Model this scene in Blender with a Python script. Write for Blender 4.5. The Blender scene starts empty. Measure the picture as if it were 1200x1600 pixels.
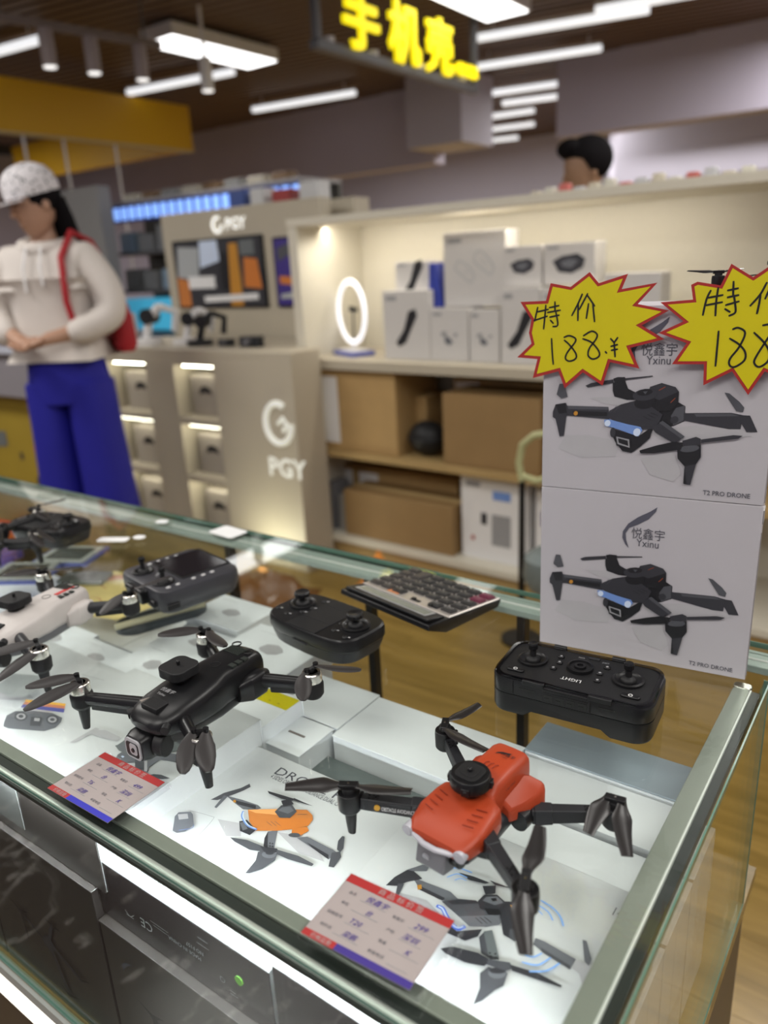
import bpy, math, random
from mathutils import Vector, Matrix, Euler
random.seed(7)
scene = bpy.context.scene
COL = scene.collection
PI = math.pi
R = math.radians

# ------------------------------------------------------------------ camera
cd = bpy.data.cameras.new('camera'); cam = bpy.data.objects.new('camera', cd); COL.objects.link(cam)
scene.camera = cam
yaw, pitch, roll, F = R(-36.498), R(18.0504), R(-3.0319), 1193.8
fw = Vector((math.sin(yaw)*math.cos(pitch), math.cos(yaw)*math.cos(pitch), -math.sin(pitch)))
r0 = Vector((math.cos(yaw), -math.sin(yaw), 0)); u0 = r0.cross(fw)
rt = r0*math.cos(roll)+u0*math.sin(roll); up = -r0*math.sin(roll)+u0*math.cos(roll)
cam.matrix_world = Matrix(((rt.x, up.x, -fw.x, 0), (rt.y, up.y, -fw.y, 0), (rt.z, up.z, -fw.z, 1.28), (0, 0, 0, 1)))
cd.sensor_fit = 'VERTICAL'; cd.sensor_height = 24.0; cd.lens = F/1600*24.0
cd.clip_start = .02; cd.clip_end = 60
cd.dof.use_dof = True; cd.dof.focus_distance = .70; cd.dof.aperture_fstop = cd.lens/7.4   # 7.4 mm opening

# ------------------------------------------------------------------ world, exposure, lights
w = bpy.data.worlds.new('world'); scene.world = w; w.use_nodes = True
w.node_tree.nodes['Background'].inputs[0].default_value = (.93, .95, 1, 1)
w.node_tree.nodes['Background'].inputs[1].default_value = .16
vs = scene.view_settings; vs.view_transform = 'Standard'; vs.look = 'None'; vs.exposure = 0; vs.gamma = 1
vs.use_curve_mapping = False
def area(name, loc, sx, sy, power, col=(1, .97, .92), rot=(0, 0, 0)):
    l = bpy.data.lights.new(name, 'AREA'); l.shape = 'RECTANGLE'; l.size = sx; l.size_y = sy; l.energy = power; l.color = col
    o = bpy.data.objects.new(name, l); COL.objects.link(o); o.location = loc; o.rotation_euler = rot
    return o
for i, (x, y, p, a_) in enumerate([(-.2, 3.6, 34, 0), (.6, 1.6, 26, 0), (-1.2, .50, 12, 1), (-3.4, .50, 42, 1), (-5.8, .60, 34, 1), (-.6, -1.3, 34, 1), (-2.6, -1.5, 34, 1), (.9, -.6, 18, 1), (-6.5, 8.3, 80, 0), (-3.6, 8.6, 70, 0), (-.6, 6.6, 70, 0), (1.9, 3.6, 34, 0), (-8.6, 3.4, 60, 0), (1.6, .1, 26, 1)]):
    area('ceiling_fill_light', (x, y, 2.765), *((1.2, .6) if a_ else (.6, 1.2)), p)  # added fill lights around the room, not tied to any seen lamp
# LED strip inside the case, under the front rail
area('case_led_light', (-1.25, .2790, .8315), 2.25, .004, 7.5, (.93, .97, 1), (R(22), 0, 0))
area('shelf_led_light', (-1.5, 2.62, 1.43), 1.7, .03, 4.5, (1, .93, .8), (R(20), 0, R(-4)))

# ------------------------------------------------------------------ materials
MT = {}
def mat(name, col, rough=.5, metal=0, spec=.5, coat=0, emit=0, noise=None, bump=0, alpha=None):
    if name in MT: return MT[name]
    m = bpy.data.materials.new(name); m.use_nodes = True; MT[name] = m
    nt = m.node_tree; b = nt.nodes['Principled BSDF']
    b.inputs['Base Color'].default_value = (*col, 1); b.inputs['Roughness'].default_value = rough
    b.inputs['Metallic'].default_value = metal; b.inputs['Specular IOR Level'].default_value = spec
    b.inputs['Coat Weight'].default_value = coat
    if emit:
        b.inputs['Emission Color'].default_value = (*col, 1); b.inputs['Emission Strength'].default_value = emit
    tc = nt.nodes.new('ShaderNodeTexCoord'); nz = nt.nodes.new('ShaderNodeTexNoise')
    sc, amt = noise or (60, .04)
    nz.inputs['Scale'].default_value = sc; nz.inputs['Detail'].default_value = 3
    nt.links.new(tc.outputs['Object'], nz.inputs['Vector'])
    mx = nt.nodes.new('ShaderNodeMix'); mx.data_type = 'RGBA'
    mx.inputs[6].default_value = (*[c*(1-amt) for c in col], 1); mx.inputs[7].default_value = (*[min(1, c*(1+amt)) for c in col], 1)
    nt.links.new(nz.outputs['Fac'], mx.inputs[0]); nt.links.new(mx.outputs[2], b.inputs['Base Color'])
    if bump:
        bp = nt.nodes.new('ShaderNodeBump'); bp.inputs['Strength'].default_value = bump; bp.inputs['Distance'].default_value = .001
        nt.links.new(nz.outputs['Fac'], bp.inputs['Height']); nt.links.new(bp.outputs['Normal'], b.inputs['Normal'])
    return m
def wood(name, c1, c2, scale, axis=0, rough=.4, spec=.4):
    m = bpy.data.materials.new(name); m.use_nodes = True; MT[name] = m
    nt = m.node_tree; b = nt.nodes['Principled BSDF']
    tc = nt.nodes.new('ShaderNodeTexCoord'); mp = nt.nodes.new('ShaderNodeMapping')
    s = [scale*7]*3; s[axis] = scale*.55; mp.inputs['Scale'].default_value = s
    nz = nt.nodes.new('ShaderNodeTexNoise'); nz.inputs['Scale'].default_value = 1; nz.inputs['Detail'].default_value = 7; nz.inputs['Distortion'].default_value = 1.2
    oi = nt.nodes.new('ShaderNodeObjectInfo'); ad = nt.nodes.new('ShaderNodeVectorMath')
    nt.links.new(oi.outputs['Random'], ad.inputs[1])
    cr = nt.nodes.new('ShaderNodeValToRGB'); cr.color_ramp.elements[0].position = .32; cr.color_ramp.elements[1].position = .68
    cr.color_ramp.elements[0].color = (*c1, 1); cr.color_ramp.elements[1].color = (*c2, 1)
    mul = nt.nodes.new('ShaderNodeVectorMath'); mul.operation = 'SCALE'; mul.inputs['Scale'].default_value = 40
    nt.links.new(tc.outputs['Object'], mp.inputs['Vector']); nt.links.new(mp.outputs['Vector'], ad.inputs[0])
    comb = nt.nodes.new('ShaderNodeCombineXYZ'); 
    for k in range(3): nt.links.new(oi.outputs['Random'], comb.inputs[k])
    nt.links.new(comb.outputs[0], mul.inputs[0]); nt.links.new(mul.outputs[0], ad.inputs[1])
    nt.links.new(ad.outputs[0], nz.inputs['Vector']); nt.links.new(nz.outputs['Fac'], cr.inputs['Fac'])
    nt.links.new(cr.outputs['Color'], b.inputs['Base Color'])
    b.inputs['Roughness'].default_value = rough; b.inputs['Specular IOR Level'].default_value = spec
    return m
def glassy(name, tint, gloss=(1, 1, 1), ior=1.45, rough=.0):
    m = bpy.data.materials.new(name); m.use_nodes = True; MT[name] = m
    nt = m.node_tree; nt.nodes.clear()
    o = nt.nodes.new('ShaderNodeOutputMaterial'); mix = nt.nodes.new('ShaderNodeMixShader')
    t = nt.nodes.new('ShaderNodeBsdfTransparent'); t.inputs[0].default_value = (*tint, 1)
    g = nt.nodes.new('ShaderNodeBsdfGlossy')
    g.inputs['Color'].default_value = (*gloss, 1); g.inputs['Roughness'].default_value = rough
    lw = nt.nodes.new('ShaderNodeLayerWeight'); lw.inputs[0].default_value = .5
    pw = nt.nodes.new('ShaderNodeMath'); pw.operation = 'POWER'; pw.inputs[1].default_value = 5
    f = nt.nodes.new('ShaderNodeMath'); f.operation = 'MULTIPLY_ADD'; r_ = ((ior-1)/(ior+1))**2; f.inputs[1].default_value = 1-r_; f.inputs[2].default_value = r_
    nt.links.new(lw.outputs['Facing'], pw.inputs[0]); nt.links.new(pw.outputs[0], f.inputs[0])
    nt.links.new(f.outputs[0], mix.inputs[0]); nt.links.new(t.outputs[0], mix.inputs[1]); nt.links.new(g.outputs[0], mix.inputs[2])
    nt.links.new(mix.outputs[0], o.inputs[0]); return m
GL = glassy('counter_glass', (.965, .985, .97)); GLE = mat('glass_edge_green', (.10, .20, .155), .15, 0, .6)
GLR = glassy('rail_glass', (.80, .88, .85), rough=.12)
AC = glassy('acrylic', (.97, .97, .98)); CLR = glassy('clear_rim', (.45, .45, .5), rough=.05)
BLK = mat('black_plastic', (.007, .007, .008), .34, spec=.35); BLK2 = mat('black_satin', (.012, .012, .013), .5, spec=.3, bump=.15, noise=(900, .2))
DGR = mat('dark_grey_plastic', (.019, .020, .023), .42, spec=.35); GREY = mat('grey_plastic', (.11, .11, .12), .4)
PROP = mat('prop_grey', (.024, .021, .021), .42, spec=.35); PROPB = mat('prop_black', (.018, .016, .016), .3)
RED = mat('orange_red_plastic', (.36, .044, .012), .42, spec=.4)
SILV = mat('silver_metal', (.62, .60, .56), .25, 1); CHR = mat('brushed_aluminium', (.72, .73, .70), .42, .55)
RAILM = mat('rail_aluminium', (.30, .32, .28), .42, .5); DRK = mat('dark_gap', (.02, .025, .022), .4)
WH = mat('white_plastic', (.75, .74, .74), .4); WHB = mat('white_card', (.78, .80, .83), .55, noise=(40, .03))
CARD = mat('box_card_grey_white', (.48, .46, .49), .5, noise=(30, .02)); CARD2 = mat('box_card_lid', (.60, .61, .62), .35, noise=(20, .03))
BLACKC = mat('black_card', (.022, .017, .018), .25); SHADED = mat('shade_painted_card', (.040, .033, .031), .3, noise=(9, .25))  # taupe tone puts the shade on pale box fronts into the colour
KRAFT = mat('kraft_card', (.42, .27, .11), .7, noise=(14, .12)); KRAFTD = mat('kraft_card_dark', (.27, .165, .065), .7, noise=(10, .12)); TAPE = mat('kraft_tape', (.5, .36, .17), .4)
BEI = mat('beige_laminate', (.46, .41, .32), .55, noise=(3, .03)); BEIW = mat('cream_laminate', (.62, .58, .48), .5); TAN = mat('tan_laminate', (.42, .29, .12), .5, noise=(6, .1))
LAV = mat('lavender_wall_paint', (.46, .425, .53), .8, noise=(2, .05)); LAVW = mat('pale_lavender_wall_paint', (.50, .48, .58), .8, noise=(2, .05)); GRYP = mat('grey_column_paint', (.30, .30, .30), .7, noise=(3, .06))
YEL = mat('yellow_fascia', (.66, .37, .0), .55); BRN = mat('brown_slat', (.12, .070, .046), .55); BRN2 = mat('ceiling_void', (.02, .014, .011), .9)
PRC = dict(sh=(.44, .43, .45), gy=(.40, .42, .43), gn=(.14, .155, .16), fe=(.085, .085, .115), d0=(.012, .012, .015), d1=(.034, .034, .042), d2=(.075, .077, .09), d3=(.14, .145, .165), li=(.3, .3, .32), lb=(.16, .28, .62), b1=(.10, .2, .75), bw=(.62, .72, .9), wv=(.22, .42, .85), oo=(.55, .19, .045), o2=(.6, .19, .035), o3=(.8, .36, .12), re=(.38, .022, .018), ye=(.62, .53, .0), ink=(.006, .006, .006), r2=(.25, .05, .02), p1=(.85, .45, .06), p2=(.6, .22, .12), p3=(.10, .10, .35), tx=(.09, .09, .11), ltx=(.25, .26, .28), wt=(.8, .8, .8), lgy=(.3, .3, .31), pur=(.05, .03, .22), red=(.36, .025, .025), blu=(.03, .03, .40), pap=(.35, .305, .295))
PRC['or'] = (.55, .25, .03)
def pm(k): return mat('print_'+k, PRC[k], .45 if k not in ('ye', 're') else .35)

# ------------------------------------------------------------------ geometry builder
class G:
    def __init__(s): s.v = []; s.f = []; s.m = []; s.cur = 0
    def add(s, vs, fs, mi=None):
        n = len(s.v); s.v += [tuple(v) for v in vs]; s.f += [tuple(i+n for i in f) for f in fs]; s.m += [s.cur if mi is None else mi]*len(fs); return s
    def box(s, c, d, rz=0, ax=None):
        hx, hy, hz = d[0]/2, d[1]/2, d[2]/2; c = Vector(c); M = Matrix.Rotation(rz, 3, 'Z') if ax is None else ax
        vs = [c+M@Vector((x*hx, y*hy, z*hz)) for x in (-1, 1) for y in (-1, 1) for z in (-1, 1)]
        return s.add(vs, [(0, 1, 3, 2), (4, 6, 7, 5), (0, 4, 5, 1), (2, 3, 7, 6), (0, 2, 6, 4), (1, 5, 7, 3)])
    def b2(s, a, b): return s.box([(a[i]+b[i])/2 for i in range(3)], [abs(a[i]-b[i]) for i in range(3)])
    def beam(s, a, b, wd, ht, w2=None, h2=None):
        a = Vector(a); b = Vector(b); d = (b-a).normalized(); sd = d.cross(Vector((0, 0, 1)))
        if sd.length < 1e-3: sd = Vector((1, 0, 0))
        sd.normalize(); uu = sd.cross(d); vs = []
        for p, ww, hh in ((a, wd, ht), (b, w2 or wd, h2 or ht)):
            vs += [p+sd*x*ww/2+uu*y*hh/2 for x, y in ((-1, -1), (1, -1), (1, 1), (-1, 1))]
        return s.add(vs, [(3, 2, 1, 0), (4, 5, 6, 7)]+[(i, (i+1) % 4, 4+(i+1) % 4, 4+i) for i in range(4)])
    def cyl(s, a, b, ra, rb=None, n=20, caps=True):
        a = Vector(a); b = Vector(b); rb = ra if rb is None else rb; d = (b-a).normalized()
        x = d.orthogonal().normalized(); y = d.cross(x); vs = []
        for p, r in ((a, ra), (b, rb)): vs += [p+(x*math.cos(2*PI*k/n)+y*math.sin(2*PI*k/n))*r for k in range(n)]
        fs = [(k, (k+1) % n, n+(k+1) % n, n+k) for k in range(n)]
        if caps: fs += [tuple(range(n))[::-1], tuple(range(n, 2*n))]
        return s.add(vs, fs)
    def loft(s, rings, caps=True, closed=False):
        n = len(rings[0]); vs = [p for r in rings for p in r]; fs = []
        for j in range(len(rings)-1+(1 if closed else 0)):
            a = j*n; b = ((j+1) % len(rings))*n
            fs += [(a+k, a+(k+1) % n, b+(k+1) % n, b+k) for k in range(n)]
        if caps and not closed: fs += [tuple(range(n))[::-1], tuple(range((len(rings)-1)*n, len(rings)*n))]
        return s.add(vs, fs)
    def lathe(s, c, prof, n=28):
        c = Vector(c); return s.loft([[c+Vector((r*math.cos(2*PI*k/n), r*math.sin(2*PI*k/n), z)) for k in range(n)] for r, z in prof])
    def ball(s, c, r, n=14, m=9, sc=(1, 1, 1)):
        c = Vector(c); rs = []
        for j in range(1, m):
            t = PI*j/m; rs.append([c+Vector((r*sc[0]*math.sin(t)*math.cos(2*PI*k/n), r*sc[1]*math.sin(t)*math.sin(2*PI*k/n), -r*sc[2]*math.cos(t))) for k in range(n)])
        return s.loft(rs)
    def tube(s, pts, r, n=10, closed=False):
        pts = [Vector(p) for p in pts]; rs = []; pr = None; N = len(pts)
        for i, p in enumerate(pts):
            a = pts[i-1] if (i or closed) else p; b = pts[(i+1) % N] if (i < N-1 or closed) else p
            d = (b-a).normalized()
            x = (pr-d*pr.dot(d)) if pr else d.orthogonal()
            x.normalize(); pr = x; y = d.cross(x); rr = r[i] if isinstance(r, (list, tuple)) else r
            rs.append([p+(x*math.cos(2*PI*k/n)+y*math.sin(2*PI*k/n))*rr for k in range(n)])
        return s.loft(rs, closed=closed)
    def prism(s, poly, z0, z1, top=1.0):
        n = len(poly); cx = sum(p[0] for p in poly)/n; cy = sum(p[1] for p in poly)/n
        vs = [(x, y, z0) for x, y in poly]+[(cx+(x-cx)*top, cy+(y-cy)*top, z1) for x, y in poly]
        a = sum(poly[i][0]*poly[(i+1) % n][1]-poly[(i+1) % n][0]*poly[i][1] for i in range(n))
        fs = [tuple(range(n))[::-1], tuple(range(n, 2*n))]+[(i, (i+1) % n, n+(i+1) % n, n+i) for i in range(n)]
        if a < 0: fs = [f[::-1] for f in fs]
        return s.add(vs, fs)
    def quad(s, a, b, c, d): return s.add([a, b, c, d], [(0, 1, 2, 3)])
def rrect(w_, h_, r, n=6, cx=0, cy=0):
    o = []
    for sx, sy, a0 in ((1, 1, 0), (-1, 1, PI/2), (-1, -1, PI), (1, -1, 1.5*PI)):
        for k in range(n+1):
            a = a0+PI/2*k/n; o.append((cx+sx*(w_/2-r)+r*math.cos(a), cy+sy*(h_/2-r)+r*math.sin(a)))
    return o
def se(y, cx, hw, z0, z1, e=3.0, n=24):   # superellipse ring across x/z at distance y
    cz = (z0+z1)/2; hh = (z1-z0)/2; o = []
    for k in range(n):
        t = 2*PI*k/n; c, s_ = math.cos(t), math.sin(t)
        o.append((cx+hw*math.copysign(abs(c)**(2/e), c), y, cz+hh*math.copysign(abs(s_)**(2/e), s_)))
    return o
def link(name, me, parent=None):
    o = bpy.data.objects.new(name, me); COL.objects.link(o)
    if parent is not None: o.parent = parent
    return o
def ob(name, g, m, parent=None, bevel=0, smooth=True, loc=None, rz=0, seg=2):
    me = bpy.data.meshes.new(name); me.from_pydata(g.v, [], g.f)
    for mm in (m if isinstance(m, (list, tuple)) else [m]): me.materials.append(mm)
    if any(g.m):
        for p, k in zip(me.polygons, g.m): p.material_index = k
    me.validate(); 
    if smooth: me.shade_smooth(); me.set_sharp_from_angle(angle=R(32))
    o = link(name, me, parent)
    if bevel:
        b = o.modifiers.new('bevel', 'BEVEL'); b.width = bevel; b.segments = seg; b.limit_method = 'ANGLE'; b.angle_limit = R(40)
    if loc is not None: o.location = loc
    if rz: o.rotation_euler.z = rz
    return o
def tag(o, label=None, cat=None, group=None, kind=None):
    if label: o['label'] = label
    if cat: o['category'] = cat
    if group: o['group'] = group
    if kind: o['kind'] = kind
    return o
def thing(name, label, cat, loc=(0, 0, 0), rz=0, group=None):
    o = link(name, None); o.empty_display_size = .02; o.location = loc; o.rotation_euler = (0, 0, rz)
    return tag(o, label, cat, group)
def copy_tree(o, parent=None):
    c = o.copy(); COL.objects.link(c)
    if parent is not None: c.parent = parent
    for ch in list(o.children): copy_tree(ch, c)
    return c
def struct(name, g, m, parent=None, **k):
    o = ob(name, g, m, parent, **k)
    if parent is None: o['kind'] = 'structure'
    return o
# flat print: polygons / pen strokes in a local u,v plane, stacked in very thin layers of ink
def print_on(name, data, parent, O, U, V, off=.0002, step=.00004):
    O, U, V = Vector(O), Vector(U), Vector(V); Nn = U.cross(V).normalized(); g = G(); mats = []; keys = []
    from mathutils.geometry import tessellate_polygon
    for i, (c, wd, pts) in enumerate(data):
        if c not in keys: keys.append(c); mats.append(pm(c))
        g.cur = keys.index(c); h = Nn*(off+i*step)
        P_ = [Vector((x*1e-4, y*1e-4)) for x, y in pts]
        if not wd:
            vs = [O+U*p.x+V*p.y+h for p in P_]; tri = tessellate_polygon([vs]); fs = []
            for t in tri:
                nn = (vs[t[1]]-vs[t[0]]).cross(vs[t[2]]-vs[t[0]]); fs.append(tuple(t) if nn.dot(Nn) > 0 else tuple(t[::-1]))
            g.add(vs, fs)
        else:
            hw = wd*1e-4/2
            Q = []
            for j in range(len(P_)-1):       # smooth the stroke a little
                p0 = P_[max(j-1, 0)]; p1 = P_[j]; p2 = P_[j+1]; p3 = P_[min(j+2, len(P_)-1)]
                for k in range(4):
                    t = k/4; Q.append(.5*((2*p1)+(p2-p0)*t+(2*p0-5*p1+4*p2-p3)*t*t+(3*p1-p0-3*p2+p3)*t**3))
            Q.append(P_[-1]); L_, R_ = [], []
            for j, p in enumerate(Q):
                d = (Q[min(j+1, len(Q)-1)]-Q[max(j-1, 0)]); d = d.normalized() if d.length > 1e-9 else Vector((1, 0))
                nn = Vector((-d.y, d.x))*hw*(.8 if j in (0, len(Q)-1) else 1); e = d*hw*(-1 if j == 0 else 1 if j == len(Q)-1 else 0)
                L_.append(p+nn+e); R_.append(p-nn+e)
            vs = [O+U*p.x+V*p.y+h for p in L_+R_]; n = len(Q)
            g.add(vs, [(j+n, j+n+1, j+1, j) for j in range(n-1)])
    return ob(name, g, mats, parent, smooth=False)
def text(body, O, U, V, size, m, parent=None, name='lettering', width=None, off=.0003, thick=0, align='LEFT', bold=0, shear=0):
    cu = bpy.data.curves.new('lettering', 'FONT'); cu.body = body; cu.size = size; cu.align_x = align; cu.fill_mode = 'FRONT' if not thick else 'BOTH'
    cu.resolution_u = 2; cu.extrude = thick; cu.offset = bold; cu.shear = shear
    t = bpy.data.objects.new('lettering', cu); COL.objects.link(t); bpy.context.view_layer.update()
    me = bpy.data.meshes.new_from_object(t.evaluated_get(bpy.context.evaluated_depsgraph_get())); bpy.data.objects.remove(t)
    if not len(me.vertices): return None
    O, U, V = Vector(O), Vector(U).normalized(), Vector(V).normalized(); Nn = U.cross(V).normalized()
    sx = 1
    if width:
        xs = [v.co.x for v in me.vertices]; sx = width/(max(xs)-min(xs))
    for v in me.vertices: v.co = O+U*v.co.x*sx+V*v.co.y+Nn*(v.co.z+off)
    me.materials.clear(); me.materials.append(m)
    return link(name, me, parent)
X_, Y_, Z_ = Vector((1, 0, 0)), Vector((0, 1, 0)), Vector((0, 0, 1))

# ================================================================== THE ROOM
wood('floor_wood', (.20, .125, .028), (.335, .215, .058), 3.2, 0, .28, .5)
wood('base_wood', (.17, .115, .035), (.30, .21, .075), 4.0, 0, .35, .4)
wood('shelf_wood', (.36, .24, .10), (.46, .32, .14), 3, 0, .5)
g = G(); g.b2((-11, -3, -.05), (4, 13, -.012)); floor = struct('floor', g, mat('floor_joint', (.06, .035, .012), .7))
pl = G(); pl.b2((-.599, -.0895, -.012), (.599, .0895, 0)); plm = None
for r_ in range(18):
    for c_ in range(-4, 2):
        y = .14+r_*.18; x = c_*1.2+(r_ % 3)*.4
        if plm is None: p = ob('plank', pl, MT['floor_wood'], floor, smooth=False); plm = p.data
        else: p = link('plank', plm, floor)
        p.location = (x, y, 0)
g = G()
g.b2((-11, 3.3, -.012), (4, 13, -.001)); g.b2((-11, -.05, -.012), (-5.5, 3.3, -.001)); g.b2((2.3, -.05, -.012), (4, 3.3, -.001))
ob('distant_boards', g, MT['floor_wood'], floor, smooth=False)
MM = mat('dark_marble', (.030, .020, .017), .18, noise=(2, .4)); nt = MM.node_tree; b_ = nt.nodes['Principled BSDF']
wv_ = nt.nodes.new('ShaderNodeTexVoronoi'); wv_.feature = 'DISTANCE_TO_EDGE'; wv_.inputs['Scale'].default_value = 2.2; cr_ = nt.nodes.new('ShaderNodeValToRGB'); cr_.color_ramp.elements[0].color = (.30, .27, .25, 1); cr_.color_ramp.elements[1].color = (.030, .020, .017, 1); cr_.color_ramp.elements[1].position = .012
nz_ = nt.nodes.new('ShaderNodeTexNoise'); nz_.inputs['Scale'].default_value = 3; nz_.inputs['Detail'].default_value = 6; tc_ = nt.nodes.new('ShaderNodeTexCoord'); nt.links.new(tc_.outputs['Object'], nz_.inputs['Vector']); nt.links.new(nz_.outputs['Color'], wv_.inputs['Vector']); nt.links.new(wv_.outputs['Distance'], cr_.inputs['Fac']); nt.links.new(cr_.outputs['Color'], b_.inputs['Base Color'])
g = G(); g.b2((-11, -3, -.012), (4, .05, -.0005)); ob('marble_aisle', g, MM, floor, smooth=False)
CE = 2.9
g = G(); g.b2((-12, -3, CE+.08), (4, 13, CE+.12)); ceiling = struct('ceiling', g, BRN2)
sl = G(); sl.b2((-4.6, -.035, 0), (4.6, .035, .06)); slm = None
for k in range(104):
    t = k*.105+1.2
    if slm is None: o = ob('slat', sl, BRN, ceiling, smooth=False); slm = o.data
    else: o = link('slat', slm, ceiling)
    o.location = (-4.1-t*.17, t, CE); o.rotation_euler.z = R(10)
g = G(); g.b2((-12, -3, CE+.02), (4, 1.0, CE+.06)); ob('ceiling_board', g, BRN, ceiling, smooth=False)
def wall(name, a, b, m=LAV): g = G(); g.b2(a, b); return struct(name, g, m, smooth=False)
wall('wall_back', (-11, 11.2, 0), (4, 11.3, 2.95), LAVW)
wall('wall_left', (-11, -3, 0), (-10.9, 11.3, 2.95))
wall('wall_right', (3.4, -3, 0), (3.5, 11.3, 2.95), LAVW)
wall('wall_front', (-11, -3.1, 0), (3.5, -3, 2.95), LAVW)
wall('trim_1', (-11, 7.1, 2.20), (-4.40, 7.3, 2.95))      # left bulkhead
wall('trim_2', (-4.45, 6.7, 2.30), (-3.85, 7.3, 2.95), LAVW)    # boxed pier in front of it
wall('trim_3', (-3.15, 7.2, 2.28), (3.4, 7.45, 2.95))      # right bulkhead
wall('trim_4', (-3.1, 8.6, 1.95), (3.4, 8.8, 2.5), LAVW)   # lower band behind the right bulkhead
wall('trim_5', (-3.6, 9.8, 1.0), (-3.2, 10.2, 2.95), LAVW)
wall('wall_partition', (-5.35, 3.35, 0), (-4.70, 3.45, 1.86), GRYP)
g = G(); g.b2((-1.9, 9.3, 1.55), (2.2, 9.34, 1.85)); tag(ob('wall_banner', g, mat('mauve_banner', (.30, .18, .36), .6)), 'mauve banner strip high on the far wall at right', 'banner')
area('far_wall_fill', (-6.5, 8.2, 2.08), 3.5, .3, 30); area('far_wall_fill', (-1.2, 8.2, 2.2), 3.5, .3, 22)  # fill lights added to brighten the far wall

# ================================================================== DISPLAY COUNTER
XL, XR, YF, YB, ZT, ZB = -2.7, -.100, .2685, .866, .85, .55
cnt = thing('display_counter', 'glass-topped display counter with aluminium rails and wooden base board', 'display counter')
g = G(); g.b2((XL, YF, ZT-.006), (XR+.002, YB, ZT-.0002)); ob('top_glass', g, GL, cnt, smooth=False)
g = G()
g.b2((XL, YF-.0003, ZT-.0045), (XR+.003, YF, ZT-.002)); g.b2((XR+.002, YF, ZT-.0065), (XR+.0035, YB, ZT)); g.b2((XL, YB, ZT-.0065), (XR+.003, YB+.0012, ZT))
ob('glass_edge', g, GLE, cnt, smooth=False)
g = G(); g.b2((XL, YF+.001, ZB), (XR-.003, YF+.006, ZT-.007)); ob('front_glass', g, glassy('front_glass_pane', (.93, .97, .95), ior=1.3), cnt, smooth=False)
g = G(); g.b2((XR-.004, YF+.007, ZB), (XR+.001, YB-.07, ZT-.007)); ob('side_glass', g, glassy('side_glass_pane', (.96, .98, .965), ior=1.22), cnt, smooth=False)
g = G(); g.b2((XR-.0045, YB-.071, ZB), (XR+.0015, YB-.069, ZT-.007)); g.b2((XR-.0045, YF+.007, ZB-.003), (XR+.0015, YB-.069, ZB)); g.b2((XL, YF, ZB-.003), (XR, YF+.006, ZB+.001)); ob('pane_edge', g, GLE, cnt, smooth=False)
# front rail: pale inner flange, dark channel, polished tube
g = G(); g.b2((XL, .2885, ZT-.0105), (-.13, .301, ZT-.0072)); ob('front_flange', g, RAILM, cnt, bevel=.0006)
g = G(); g.b2((XL, .2795, ZT-.018), (-.13, .2890, ZT-.0106)); g.b2((XL, .2690, ZT-.0145), (-.13, .2712, ZT-.0105)); ob('front_channel', g, DRK, cnt, smooth=False)
g = G(); g.cyl((XL, .2755, ZT-.0125), (-.118, .2755, ZT-.0125), .0044, n=20); ob('front_tube', g, CHR, cnt)
g = G(); g.quad((XL, .2745, ZT-.0178), (-.12, .2745, ZT-.0178), (-.12, .2775, ZT-.0178), (XL, .2775, ZT-.0178)); ob('led_strip', g, mat('led_emitter', (.9, .95, 1), emit=3), cnt, smooth=False)
# right rail
g = G(); g.prism([(-.1285, .269), (-.1125, .269), (-.1125, .765), (-.1160, .772), (-.1250, .772), (-.1285, .765)], ZT-.010, ZT-.0068); ob('side_flange', g, RAILM, cnt, bevel=.0006)
g = G(); g.b2((-.1125, .269, ZT-.011), (-.1108, .768, ZT-.0066)); ob('side_trim_line', g, mat('white_metal', (.65, .66, .63), .35), cnt, smooth=False)
g = G(); g.b2((-.1108, .269, ZT-.019), (-.1030, .772, ZT-.010)); ob('side_channel', g, DRK, cnt, smooth=False)
g = G(); g.prism(rrect(.036, .03, .012, cx=-.119, cy=.285), ZT-.013, ZT-.0065); ob('corner_connector', g, mat('connector_grey', (.10, .11, .10), .4), cnt, bevel=.0015)
g = G(); g.prism(rrect(.018, .012, .005, cx=-.1205, cy=.774), ZT-.012, ZT-.0062); ob('end_cap', g, SILV, cnt, bevel=.001)
# back rail under the glass + black sliding-door track behind it
g = G(); g.b2((XL, .823, ZT-.016), (-.10, .852, ZT-.0072)); g.b2((XL, .852, ZT-.019), (-.10, .858, ZT-.0062)); ob('back_rail', g, mat('back_rail_green_grey', (.30, .36, .33), .3), cnt, bevel=.001)
g = G(); g.cyl((XL, .838, ZT-.0078), (-.10, .838, ZT-.0078), .0022, n=8); ob('back_rail_bead', g, CHR, cnt)
g = G(); g.b2((XL, .870, ZT-.03), (-.56, .888, ZT-.008)); ob('door_track', g, DRK, cnt, bevel=.002)
g = G(); g.b2((XL, YF, ZB-.022), (XR+.002, YB, ZB-.0032)); ob('base_board', g, MT['base_wood'], cnt, smooth=False)
for x in (-.958, -.655, -.402):
    g = G(); g.b2((x-.006, .832, ZB-.003), (x+.006, .848, ZT-.017)); ob('back_post', g, BLK, cnt, bevel=.001)
g = G(); g.b2((-.634, .60, ZB-.003), (-.626, .608, ZT-.05)); 
for xa, xb in ((XL, -1.82), (-1.815, -.966)):
    g = G(); g.b2((xa, .842, ZB-.002), (xb, .850, ZT-.018)); ob('sliding_door', g, MT['base_wood'], cnt, bevel=.001)
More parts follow.
